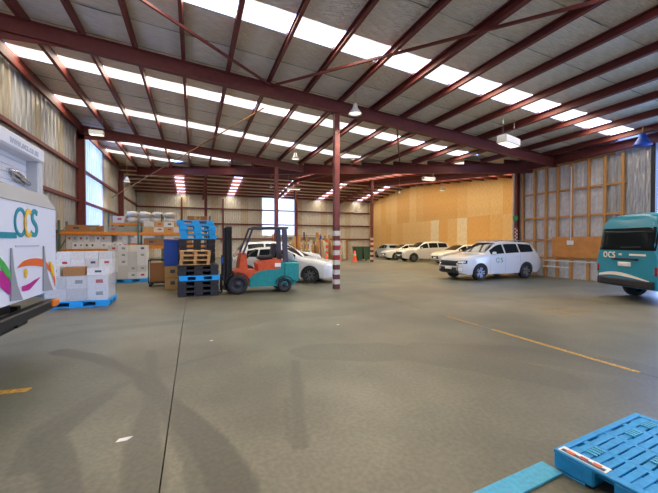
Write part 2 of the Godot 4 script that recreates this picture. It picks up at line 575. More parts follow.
func build_roof() -> void:
	var r := setting("ceiling", "silver lined steel roof on maroon purlins and rafters")
	var px := []
	for k in 17: px.append(LEFT + 0.02 + 1.29 * k)
	var lamps := [[-2.4, -1.53], [2.9, 3.77], [8.1, 8.97], [13.7, 14.55], [17.75, 18.6], [23.8, 24.65], [26.9, 27.75]]  # first two strips lie out of view, placed to light the foreground
	# lining between the skylight strips
	var u: float = FRONT - 0.3
	var k := 0
	var li := 0
	while u < RIDGE:
		var stop: float = lamps[li][0] if li < lamps.size() else RIDGE
		if stop - u < 0.02:
			u = lamps[li][1]; li += 1
			continue
		var w := minf(1.35, stop - u)
		if stop - u - w < 0.3: w = stop - u
		foil_strip(r, u, u + w, px, valley_x(u + 0.001), valley_x(u + w), M.foil if k % 3 else M.foil_old, 0.005 + 0.002 * (k % 2), 100 + k)
		u += w
		k += 1
	# outer roof skin keeps the daylight out
	for seg in range(-1, lamps.size()):
		var a: float = FRONT - 0.3 if seg < 0 else lamps[seg][1]
		var b: float = lamps[seg + 1][0] if seg + 1 < lamps.size() else RIDGE
		var s := S()
		var q := [P(LEFT - 0.3, a, roof_h(LEFT - 0.3) + 0.06)]
		for i in 13:
			var uu := lerpf(a, b, i / 12.0)
			var xv := valley_x(uu)
			q.append(P(xv, uu, roof_h(xv) + 0.06))
		q.append(P(LEFT - 0.3, b, roof_h(LEFT - 0.3) + 0.06))
		for i in range(1, q.size() - 1):
			tri_o(s, q[0], q[i], q[i + 1], Vector3.UP)
			var d := Vector3(0, 0.04, 0)
			tri_o(s, q[0] + d, q[i] + d, q[i + 1] + d, Vector3.UP)
		part(r, "roof_skin", s, M.grey_panel)
	# purlins
	var up := Vector3(SLOPE, 1, 0).normalized()
	var along := Vector3(1, -SLOPE, 0).normalized()
	for i in px.size():
		var x: float = px[i]
		var s := S()
		var end := clampf(RIDGE - (0.4 + SLOPE * x) * 10.0 - 0.05, 12.3, RIDGE - 0.2)
		var h := 0.22
		var w := 0.075
		if i % 4 == 1: h = 0.26; w = 0.11
		cbeam(s, P(x, FRONT - 0.2, roof_h(x) - h * 0.5), P(x, end, roof_h(x) - h * 0.5), w, h, up)
		part(r, "purlin", s, M.maroon)
	# rafters of the portal frames
	for uu in [2.3, 11.4, SECOND]:
		var s := S()
		var xe := RIGHT if uu < 20.0 else 6.4
		ibeam(s, P(LEFT, uu, roof_h(LEFT) - 0.44), P(xe, uu, roof_h(xe) - 0.44), 0.2, 0.42, up)
		# haunch at the left wall, cleats under the purlins
		prism(s, PackedVector2Array([Vector2(0, 0), Vector2(2.6, -2.6 * SLOPE), Vector2(0, -0.3)]), 0.02, Transform3D(Basis(), P(LEFT, uu, roof_h(LEFT) - 0.64) - Vector3(0, 0, 0.01)))
		part(r, "rafter", s, M.maroon)
	# roof bracing rods
	for b in [[P(2.3, 11.3, roof_h(2.3) - 0.3), P(-5.3, 5.75, roof_h(-5.3) - 0.3)], [P(2.4, 11.3, roof_h(2.4) - 0.3), P(8.7, 2.4, roof_h(8.7) - 0.3)]]:
		var s := S()
		bar(s, b[0], b[1], 0.06, 0.06)
		part(r, "brace", s, M.maroon)
	var sb := S()
	bar(sb, P(7.2, 11.55, roof_h(7.2) - 0.3), P(10.3, 16.2, roof_h(10.3) - 0.3), 0.06, 0.06)
	part(r, "brace", sb, M.maroon)
	var sr := S()
	cyl(sr, P(-5.3, 28.0, 4.7), P(2.55, 13.7, 6.86), 0.024, 8)
	part(r, "tie_rod", sr, M.carton_brown, "thin brown tie rod")
	# eave beams
	var se := S()
	ibeam(se, P(RIGHT - 0.1, 7.5, 5.42), P(RIGHT - 0.1, 13.4, 5.42), 0.18, 0.34)
	part(r, "eave_beam", se, M.maroon)
	var sl := S()
	cbeam(sl, P(LEFT + 0.1, FRONT, 7.38), P(LEFT + 0.1, RIDGE, 7.38), 0.1, 0.2)
	part(r, "eave_beam", sl, M.maroon)
	# skylight strips: one pane between each pair of purlins
	var pm := S()
	box(pm, Vector3.ZERO, Vector3(1.19, 0.012, 0.85), Basis(), 0.003)
	var pane_mesh := mesh_of(pm)
	for j in lamps.size():
		var uc: float = (lamps[j][0] + lamps[j][1]) / 2
		var win := setting("window_%d" % (j + 1), "translucent skylight strip across the main roof, two nearest of them unseen")
		var last := 0.0
		for i in 16:
			var xc: float = px[i] + 0.645
			if xc + 0.6 > valley_x(lamps[j][1]): break
			last = xc + 0.6
			var b := Basis(along, up, Vector3(0, 0, 1))
			put(win, "window_pane", pane_mesh, M.window_pane, Transform3D(b, P(xc, uc, roof_h(xc) + 0.03)))
		var mid := (LEFT + last) / 2
		sky_light(P(mid, uc, roof_h(mid) + 0.004), along, up, Vector2(last - LEFT, 0.82), SKYLIGHT)
	# ---- far gable
	var g := setting("ceiling_far", "dark maroon gable roof at the far end")
	var u2 := VALLEY + 0.9
	var strips := [-1.2, 3.8, 9.2, 14.2, 19.3]
	var fn := S()
	box(fn, Vector3.ZERO, Vector3(0.75, 0.012, 1.2), Basis(), 0.003)
	var far_near_mesh := mesh_of(fn)
	var us := []
	while u2 < BACK:
		us.append(u2); u2 += 1.3
	for uu in us:
		var s := S()
		var x0 := LEFT
		if uu < RIDGE: x0 = valley_x(uu) + 0.05
		bar(s, P(x0, uu, gable_h(uu) - 0.1), P(PLY, uu, gable_h(uu) - 0.1), 0.07, 0.2)
		part(g, "purlin", s, M.maroon)
	# skylight strips that run on over the ridge
	for j in [2, 3, 4]:
		var win := setting("window_%d" % (20 + j), "translucent skylight strip on the near slope of the far gable")
		var ua: float = [0.0, 0.0, 20.65, 15.45, 14.15][j]
		while ua < RIDGE - 0.5:
			put(win, "window_pane", far_near_mesh, M.window_pane, Transform3D(Basis(Vector3.RIGHT, atan(0.1)), P(strips[j], ua, gable_h(ua) - 0.012)))
			ua += 1.3
		var u0: float = [0.0, 0.0, 20.0, 14.9, 13.6][j]
		var um := (u0 + RIDGE - 0.3) / 2
		sky_light(P(strips[j], um, gable_h(um) - 0.03), Vector3.RIGHT, Basis(Vector3.RIGHT, atan(0.1)).y, Vector2(0.74, RIDGE - 0.3 - u0), SKYLIGHT)
	# skins: near slope, annex slope, back slope between strips
	var sk := S()
	for i in 20:
		var ua := lerpf(VALLEY, RIDGE, i / 20.0)
		var ub := lerpf(VALLEY, RIDGE, (i + 1) / 20.0)
		quad_o(sk, P(valley_x(ua + 0.001), ua, gable_h(ua)), P(PLY + 0.2 if ua > 13.2 else RIGHT + 0.4, ua, gable_h(ua)), P(PLY + 0.2 if ua > 13.2 else RIGHT + 0.4, ub, gable_h(ub)), P(valley_x(ub), ub, gable_h(ub)), Vector3.DOWN)
	part(g, "roof_skin", sk, M.foil_old)
	var xa: float = LEFT - 0.2
	for i in strips.size() + 1:
		var xb: float = strips[i] - 0.38 if i < strips.size() else PLY + 0.2
		var s := S()
		box(s, P((xa + xb) / 2, (RIDGE + BACK + 0.2) / 2, 7.65 - 0.1 * (BACK + 0.2 - RIDGE) / 2 + 0.02), Vector3(xb - xa, 0.04, (BACK + 0.2 - RIDGE) * 1.005), Basis(Vector3.RIGHT, -atan(0.1)))
		part(g, "roof_skin", s, M.foil_old)
		if i < strips.size(): xa = strips[i] + 0.38
	var fm := S()
	box(fm, Vector3.ZERO, Vector3(0.75, 0.012, 1.22), Basis(), 0.003)
	var far_mesh := mesh_of(fm)
	var tilt := Basis(Vector3.RIGHT, -atan(0.1))
	for j in strips.size():
		var win := setting("window_%d" % (lamps.size() + 1 + j), "translucent skylight strip in the far gable roof")
		var uu := RIDGE + 0.1
		while uu < BACK - 0.6:
			put(win, "window_pane", far_mesh, M.window_pane, Transform3D(tilt, P(strips[j], uu + 0.65, gable_h(uu + 0.65) + 0.03)))
			uu += 1.3
		sky_light(P(strips[j], 36.0, gable_h(36.0) - 0.02), Vector3.RIGHT, tilt.y, Vector2(0.74, 8.6), SKYLIGHT)
	var vb := S()
	ibeam(vb, P(RIGHT, 12.6, roof_h(RIGHT) - 0.46), P(-4.2, 31.36, roof_h(-4.2) - 0.46), 0.2, 0.46)
	part(g, "valley_beam", vb, M.maroon)
	var fl1 := S()
	bar(fl1, P(16.3, 12.0, roof_h(16.3) + 0.075), P(-4.5, 31.6, roof_h(-4.5) + 0.075), 1.5, 0.03)  # strip added over the valley joint to keep sky light from leaking in
	part(g, "valley_light_seal", fl1, M.grey_panel)
	var fl2 := S()
	bar(fl2, P(LEFT - 0.4, RIDGE, 7.72), P(PLY + 0.3, RIDGE, 7.72), 0.9, 0.03)  # cover added over the ridge joint so no sky shows through
	box(fl2, P(-4.4, RIDGE + 0.06, 7.7), Vector3(2.8, 0.44, 0.04))
	part(g, "ridge_light_seal", fl2, M.grey_panel)
	var rb := S()
	ibeam(rb, P(LEFT, RIDGE, 7.46), P(PLY, RIDGE, 7.46), 0.16, 0.26)
	part(g, "ridge_beam", rb, M.maroon)
	for x in [0.94, 8.8, 16.7]:
		var s := S()
		var uv := clampf(27.5 - 0.943 * x, 13.5, RIDGE - 0.5)
		bar(s, P(x, uv, gable_h(uv) - 0.35), P(x, RIDGE, gable_h(RIDGE) - 0.35), 0.14, 0.3)
		bar(s, P(x, RIDGE, gable_h(RIDGE) - 0.35), P(x, BACK, gable_h(BACK) - 0.35), 0.14, 0.3)
		part(g, "rafter", s, M.maroon)
	var bd := S()
	bar(bd, P(13.7, 25.8, 5.0), P(16.7, 31.2, 6.6), 0.1, 0.1)
	part(g, "brace", bd, M.maroon)

# ------------------------------------------------------------------ walls
func sheet_mesh(width: float, h: float, pitch := 0.2, deep := 0.03) -> Mesh:     # ribbed cladding sheet, width along x, foot at y 0, facing +z
	var pts := [Vector2(0, 0)]
	var x := 0.0
	while x < width - 0.001:
		var p := minf(pitch, width - x)
		pts.append(Vector2(x + p * 0.62, 0)); pts.append(Vector2(x + p * 0.72, deep)); pts.append(Vector2(x + p * 0.9, deep)); pts.append(Vector2(x + p, 0))
		x += p
	var s := S()
	for i in pts.size() - 1:
		var a: Vector2 = pts[i]
		var b: Vector2 = pts[i + 1]
		quad(s, Vector3(a.x, 0, a.y), Vector3(b.x, 0, b.y), Vector3(b.x, h, b.y), Vector3(a.x, h, a.y))
	return mesh_of(s)

func backing(parent: Node, a: Vector3, b: Vector3, h0: float, h1: float, thick := 0.05, called := "outer_skin") -> void:
	var s := S()
	bar(s, a + Vector3(0, (h0 + h1) / 2, 0), b + Vector3(0, (h0 + h1) / 2, 0), thick, h1 - h0)
	part(parent, called, s, M.grey_panel)

func build_walls() -> void:
	# ---- left wall: sheets between u = 8 and the back, doorway for the truck between 4 and 8
	var wl := setting("wall_left", "weathered ribbed steel wall with maroon columns and girts")
	var sh := sheet_mesh(0.8, 7.7, 0.4, 0.03)
	var face := Basis(Vector3.UP, PI / 2)
	var u := 8.0
	var k := 0
	while u < BACK - 0.2:
		var w := 0.8
		var light := u > 21.6 and u < 26.2
		var m: Material = M.window_sheet if light else [M.cladding, M.cladding_tan, M.cladding][k % 3]
		var o := put(wl, "window_sheet" if light else "cladding_sheet", sh, m, Transform3D(face, P(LEFT - 0.08, u, 0)))
		if light: o.set_meta("label", "pale blue translucent sheet")
		if u + w > BACK: o.scale.x = (BACK - u) / w
		u += w
		k += 1
	backing(wl, P(LEFT - 0.16, 8.0), P(LEFT - 0.16, 21.6), 0, 7.85)
	backing(wl, P(LEFT - 0.16, 26.4), P(LEFT - 0.16, BACK + 0.2), 0, 7.85)
	backing(wl, P(LEFT - 0.16, FRONT - 0.2), P(LEFT - 0.16, 4.0), 0, 7.85)
	backing(wl, P(LEFT - 0.16, 4.0), P(LEFT - 0.16, 8.0), 4.2, 7.85)
	for h in [2.1, 3.75, 5.4]:
		var s := S()
		cbeam(s, P(LEFT + 0.02, 8.0, h), P(LEFT + 0.02, BACK, h), 0.12, 0.14)
		part(wl, "girt", s, M.maroon)
	for uc in [11.4, SECOND, RIDGE]:
		var s := S()
		ibeam(s, P(LEFT + 0.16, uc, 0), P(LEFT + 0.16, uc, 7.2), 0.2, 0.34, Vector3.RIGHT)
		part(wl, "column", s, M.maroon)
	# ---- back wall
	var wb := setting("wall_back", "cream ribbed steel back wall with maroon girts")
	var bs := sheet_mesh(0.8, 6.7)
	var x := LEFT
	k = 0
	while x < PLY:
		var bright := x > 7.2 and x < 10.9
		if bright:
			put(wb, "cladding_sheet", sheet_mesh_low, M.cladding_cream, Transform3D(Basis(), P(x, BACK, 0)))
			var o := put(wb, "window_sheet", sheet_mesh_high, M.window_sheet_white, Transform3D(Basis(), P(x, BACK, 2.4)))
			o.set_meta("label", "bright translucent sheet")
		else:
			put(wb, "cladding_sheet", bs, [M.cladding_cream, M.cladding_beige, M.cladding_cream, M.cladding_cream][k % 4], Transform3D(Basis(), P(x, BACK, 0)))
		x += 0.8
		k += 1
	backing(wb, P(LEFT - 0.2, BACK + 0.12), P(PLY + 0.2, BACK + 0.12), 0, 2.4)
	backing(wb, P(LEFT - 0.2, BACK + 0.12), P(7.3, BACK + 0.12), 2.4, 6.9)
	backing(wb, P(11.35, BACK + 0.12), P(PLY + 0.2, BACK + 0.12), 2.4, 6.9)
	for h in [2.0, 3.65, 5.3]:
		var s := S()
		cbeam(s, P(LEFT, BACK - 0.12, h), P(PLY, BACK - 0.12, h), 0.12, 0.14)
		part(wb, "girt", s, M.maroon)
	for xc in [-1.2, 3.0, 11.4, 16.2]:
		var s := S()
		bar(s, P(xc, BACK - 0.28, 0), P(xc, BACK - 0.28, 6.4), 0.16, 0.16, Vector3.RIGHT)
		part(wb, "column", s, M.maroon)
	# ---- plywood wall
	var wp := setting("wall_plywood", "tall wall of golden plywood sheets")
	rng.seed = 77
	u = 13.45
	k = 0
	while u < BACK - 0.1:
		var w := minf(1.2, BACK - u)
		for row in 2:
			var y0 := 3.7 * row + 0.004
			var top0 := gable_h(u) - 0.02
			var top1 := gable_h(u + w) - 0.02
			var ya := minf(y0 + 3.692, top0)
			var yb := minf(y0 + 3.692, top1)
			var s := S()
			var back := rng.randf_range(0.0, 0.008)
			prism(s, PackedVector2Array([Vector2(0.003, y0), Vector2(w - 0.003, y0), Vector2(w - 0.003, yb), Vector2(0.003, ya)]), 0.018, Transform3D(Basis(Vector3.UP, PI / 2), P(PLY + back, u, 0)).rotated_local(Vector3.UP, 0.0))
			var m: Material = M["ply_%d" % rng.randi_range(0, 3)]
			if row == 0 and k in [8, 11]: m = M.ply_pale
			if row == 1 and k in [9, 10, 11]: m = M.ply_3
			var o := part(wp, "plywood_sheet", s, m)
		u += 1.2
		k += 1
	backing(wp, P(PLY + 0.1, 13.3), P(PLY + 0.1, BACK + 0.2), 0, 7.7)
	var ret := setting("wall_return", "plain return wall beside the plywood bay")
	backing(ret, P(RIGHT + 0.02, 13.3), P(PLY + 0.2, 13.3), 0, 5.9, 0.1, "panel")
	# ---- right wall with timber frame
	var wr := setting("wall_right", "timber framed wall lined with silver sheets")
	var rs := sheet_mesh(0.76, 5.3, 0.19, 0.02)
	u = 7.8
	while u < 13.3:
		var o := put(wr, "cladding_sheet", rs, M.cladding if u < 8.9 else M.cladding_silver, Transform3D(Basis(Vector3.UP, -PI / 2), P(RIGHT + 0.12, u + 0.76, 0)))
		if u + 0.76 > 13.4: o.scale.x = (13.4 - u) / 0.76
		u += 0.76
	backing(wr, P(RIGHT + 0.2, 7.8), P(RIGHT + 0.2, 13.4), 0, 5.85)
	for q in [522.0, 534.0, 545.5, 557.0, 571.0, 588.0, 604.0, 622.0]:
		var us: float = on_right(q)
		var s := S()
		bar(s, P(RIGHT + 0.03, us, 0), P(RIGHT + 0.03, us, 5.2), 0.1, 0.11, Vector3.RIGHT, 0.006)
		part(wr, "stud", s, M.timber)
	for h in [0.9, 1.75, 2.8, 4.0, 5.2]:
		var s := S()
		bar(s, P(RIGHT + 0.06, 8.6 if h < 5.0 else 9.0, h), P(RIGHT + 0.06, 13.3, h), 0.07, 0.09, Vector3.UP, 0.005)
		part(wr, "rail", s, M.timber)
	var pp := S()
	bar(pp, P(RIGHT - 0.045, on_right(553), 1.42), P(RIGHT - 0.045, on_right(606), 1.42), 0.018, 0.92, Vector3.UP, 0.002)
	part(wr, "plywood_sheet", pp, M.ply_orange, "orange plywood patch")
	for c in [[0.78, 545.0, 597.0], [0.5, 545.0, 570.0]]:
		var s := S()
		cyl(s, P(RIGHT - 0.09, on_right(c[1]), c[0]), P(RIGHT - 0.09, on_right(c[2]), c[0]), 0.025, 8)
		part(wr, "conduit", s, M.white_plain, "white plastic conduit")
	var vc := S()
	cyl(vc, P(RIGHT - 0.09, on_right(572), 1.75), P(RIGHT - 0.09, on_right(572), 5.0), 0.022, 8)
	part(wr, "conduit", vc, M.white_plain, "white plastic conduit")
	var mb := S()
	box(mb, P(RIGHT - 0.12, on_right(572), 1.62), Vector3(0.12, 0.2, 0.24), Basis(), 0.01)
	part(wr, "switch_box", mb, M.white_plain, "white switch box")
	var col := S()
	ibeam(col, P(RIGHT - 0.05, 13.45, 0), P(RIGHT - 0.05, 13.45, 5.3), 0.16, 0.22, Vector3.RIGHT)
	part(wr, "column", col, M.maroon)
	var ck := S()
	var ck2 := S()
	for i in 8:
		for j in 2:
			box(ck if (i + j) % 2 else ck2, P(RIGHT - 0.165, 13.36 + 0.09 * j, 1.7 + 0.09 * i), Vector3(0.008, 0.09, 0.09))
	part(wr, "hazard_check", ck, M.stripe_red, "red hazard squares")
	part(wr, "hazard_check", ck2, M.stripe_white, "white hazard squares")
	# lintel over the big doorway and rolled door
	backing(wr, P(RIGHT + 0.2, FRONT - 0.2), P(RIGHT + 0.2, -2.5), 0, 5.85)
	backing(wr, P(RIGHT + 0.2, -2.5), P(RIGHT + 0.2, 7.8), 5.35, 5.85)
	var d := setting("door_1", "rolled up steel shutter over the wide doorway")
	var dr := S()
	cyl(dr, P(RIGHT + 0.4, -2.4, 5.3), P(RIGHT + 0.4, 7.5, 5.3), 0.22, 20)
	part(d, "shutter_roll", dr, M.steel)
	var jb := S()
	bar(jb, P(RIGHT + 0.1, 7.72, 0), P(RIGHT + 0.1, 7.72, 5.3), 0.14, 0.2, Vector3.RIGHT)
	part(d, "jamb", jb, M.dark_steel)
	# ---- front wall, out of view behind the camera; its doorway is placed to let light in
	var wf := setting("wall_front", "unseen steel wall with a doorway placed to let daylight in")
	backing(wf, P(LEFT - 0.2, FRONT - 0.1), P(6.0, FRONT - 0.1), 0, 7.85)
	backing(wf, P(6.0, FRONT - 0.1), P(9.0, FRONT - 0.1), 2.6, 7.0)
	backing(wf, P(9.0, FRONT - 0.1), P(RIGHT + 0.3, FRONT - 0.1), 0, 6.8)

var sheet_mesh_low: Mesh
var sheet_mesh_high: Mesh

func on_right(px: float) -> float:
	var l := px - 329.0
	return RIGHT * (350.0 * cos(TURN) - l * sin(TURN)) / (l * cos(TURN) + 350.0 * sin(TURN))

# ------------------------------------------------------------------ posts
func striped_post(x: float, u: float, h: float, w: float, label: String, stripes: float, pitch: float) -> void:
	var t := thing("support_column", label, "post", P(x, u))
	var s := S()
	if stripes > 0.0:
		bar(s, Vector3(0, stripes, 0), Vector3(0, h, 0), w, w, Vector3.RIGHT, 0.008)
		part(t, "shaft", s, M.maroon)
		var k := 0
		var y := 0.0
		while y < stripes - 0.01:
			var p := S()
			var e := minf(pitch, stripes - y)
			bar(p, Vector3(0, y, 0), Vector3(0, y + e, 0), w * 1.04, w * 1.04, Vector3.RIGHT, 0.004)
			part(t, "stripe", p, M.stripe_white if k % 2 else (M.stripe_red if y > 0.85 and y < 1.6 else M.stripe_brown), "white painted band" if k % 2 else "red painted band")
			y += e
			k += 1
	else:
		bar(s, Vector3.ZERO, Vector3(0, h, 0), w, w, Vector3.RIGHT, 0.008)
		part(t, "shaft", s, M.maroon)
	var c := S()
	box(c, Vector3(0, h + 0.01, 0), Vector3(w * 1.6, 0.02, w * 1.6))
	part(t, "cap_plate", c, M.maroon)

# ------------------------------------------------------------------ cars
var spec := {}

func ev(a: Array, x: float) -> float:
	if x <= a[0][0]: return a[0][1]
	for i in a.size() - 1:
		if x <= a[i + 1][0]:
			var t: float = (x - a[i][0]) / (a[i + 1][0] - a[i][0])
			return lerpf(a[i][1], a[i + 1][1], t)
	return a[a.size() - 1][1]

func ring(x: float, arches := true) -> Array:      # half section: y, half width from below to the top centre
	var sill: float = ev(spec.sill, x)
	var belt: float = ev(spec.belt, x)
	var top: float = ev(spec.top, x)
	var hw: float = ev(spec.hw, x)
	belt = minf(belt, top - 0.02)
	var zb := sill
	if arches:
		for xw in spec.wheels:
			var R: float = spec.r + 0.055
			if absf(x - xw) < R:
				zb = maxf(zb, spec.r + sqrt(R * R - (x - xw) * (x - xw)))
	zb = minf(zb, belt - 0.06)
	var mid := lerpf(sill, belt, 0.55)
	var t := clampf((top - belt) / 0.45, 0.0, 1.0)
	var taper: float = spec.taper
	var wr := hw * lerpf(0.9, taper, t)
	var out := []
	for y in [zb, maxf(zb + 0.01, sill + 0.12), maxf(zb + 0.02, mid), maxf(zb + 0.03, belt - 0.1), belt]:
		var f: float = (y - mid) / (belt - sill + 0.001)
		var w := hw * (1.0 - 0.16 * f * f)
		out.append(Vector2(w, y))
	out.append(Vector2(wr, belt + (top - belt) * 0.84))
	out.append(Vector2(wr * 0.86, belt + (top - belt) * 0.95))
	out.append(Vector2(wr * 0.5, belt + (top - belt) * 0.99))
	out.append(Vector2(0, top))
	return out

func half_width(x: float, y: float) -> float:
	var r := ring(x, false)
	if y < r[0].y: return -1.0
	for i in r.size() - 1:
		if y <= r[i + 1].y:
			return lerpf(r[i].x, r[i + 1].x, (y - r[i].y) / maxf(0.0001, r[i + 1].y - r[i].y))
	return -1.0

func end_x(z: float, y: float, rear: bool) -> float:
	var L: float = spec.L
	var steps := 240
	for i in steps:
		var x := 0.8 * i / steps
		if rear: x = L - x
		if half_width(x, y) >= absf(z): return x
	return L - 0.8 if rear else 0.8

func face_patch(t: Node3D, called: String, m: Material, z0: float, z1: float, y0: float, y1: float, rear: bool, off := 0.012, n := 8, slant := 0.0, label := "") -> MeshInstance3D:
	var s := S()
	s.set_smooth_group(0)
	var sg := 1.0 if rear else -1.0
	var g := []
	for i in n + 1:
		var row := []
		for k in 5:
			var z := lerpf(z0, z1, float(i) / n)
			var y := lerpf(y0, y1, k / 4.0) + slant * absf(z)
			row.append(Vector3(end_x(z, y, rear) + sg * off - spec.L * 0.5, y, z))
		g.append(row)
	for i in n:
		for k in 4:
			quad_o(s, g[i][k], g[i + 1][k], g[i + 1][k + 1], g[i][k + 1], Vector3(sg, 0, 0))
	# rim so that the piece has thickness
	for i in n:
		for k in [0, 4]:
			var d := Vector3(-sg * 0.05, 0, 0)
			quad_o(s, g[i][k], g[i + 1][k], g[i + 1][k] + d, g[i][k] + d, Vector3(0, -1 if k == 0 else 1, 0))
	for i in [0, n]:
		for k in 4:
			var d := Vector3(-sg * 0.05, 0, 0)
			quad_o(s, g[i][k], g[i][k + 1], g[i][k + 1] + d, g[i][k] + d, Vector3(0, 0, signf(z1 - z0) * (-1 if i == 0 else 1)))
	return part(t, called, s, m, label)

func side_patch(t: Node3D, called: String, m: Material, xa: float, xb: float, fa: float, fb: float, sg: float, off := 0.01) -> void:   # glass: fractions between belt and roof edge
	var s := S()
	s.set_smooth_group(0)
	var n := 10
	var g := []
	for i in n + 1:
		var x := lerpf(xa, xb, float(i) / n)
		var r := ring(x, false)
		var row := []
		for f in [fa, (fa + fb) / 2, fb]:
			var p: Vector2 = r[4].lerp(r[5], f)
			row.append(Vector3(x - spec.L * 0.5, p.y + off * 0.3, sg * (p.x + off)))
		g.append(row)
	for i in n:
		for k in 2:
			quad_o(s, g[i][k], g[i + 1][k], g[i + 1][k + 1], g[i][k + 1], Vector3(0, 0.3, sg))
	part(t, called, s, m)

func top_patch(t: Node3D, called: String, m: Material, xa: float, xb: float, spread: float, off := 0.01) -> void:     # windscreen or rear window lying on the sloped top
	var s := S()
	s.set_smooth_group(0)
	var g := []
	var n := 10
	for i in n + 1:
		var x := lerpf(xa, xb, float(i) / n)
		var r := ring(x, false)
		var row := []
		for k in 13:
			var f := (k - 6) / 6.0 * spread
			var w: float = absf(f) * r[5].x
			var y: float = r[8].y
			for j in [5, 6, 7]:
				if w <= r[j].x and w >= r[j + 1].x:
					y = lerpf(r[j + 1].y, r[j].y, (w - r[j + 1].x) / maxf(0.0001, r[j].x - r[j + 1].x))
			row.append(Vector3(x - spec.L * 0.5, y + off, signf(f) * w))
		g.append(row)
	for i in n:
		for k in 12:
			quad_o(s, g[i][k], g[i + 1][k], g[i + 1][k + 1], g[i][k + 1], Vector3(0, 1, 0))
	part(t, called, s, m)

func build_wheel(t: Node3D, x: float, z: float, r: float, sg: float) -> void:
	var tr := Transform3D(Basis(Vector3.RIGHT, PI / 2 * sg), Vector3(x - spec.L * 0.5, r, z))
	var s := S()
	lathe(s, [Vector2(r * 0.66, 0.0), Vector2(r * 0.7, 0.012), Vector2(r * 0.93, 0.01), Vector2(r, -0.03), Vector2(r, -0.17), Vector2(r * 0.93, -0.21), Vector2(r * 0.6, -0.21)], tr, 28)
	var w := part(t, "wheel", s, M.rubber)
	var rim := S()
	lathe(rim, [Vector2(0.0, -0.035), Vector2(r * 0.2, -0.03), Vector2(r * 0.24, -0.06), Vector2(r * 0.56, -0.07), Vector2(r * 0.64, -0.01), Vector2(r * 0.68, 0.004)], tr, 28)
	part(w, "rim", rim, M.dark_steel)
	var sp := S()
	for k in 5:
		var a := TAU * k / 5.0
		var d := Vector3(cos(a), 0, sin(a))
		for e in [-0.045, 0.045]:
			var side: Vector3 = Vector3(-sin(a), 0, cos(a)) * e
			bar(sp, tr * (d * r * 0.12 + side * 0.5 + Vector3(0, -0.018, 0)), tr * (d * r * 0.64 + side + Vector3(0, -0.012, 0)), 0.035, 0.03, tr.basis.y)
	part(w, "spokes", sp, M.alloy)

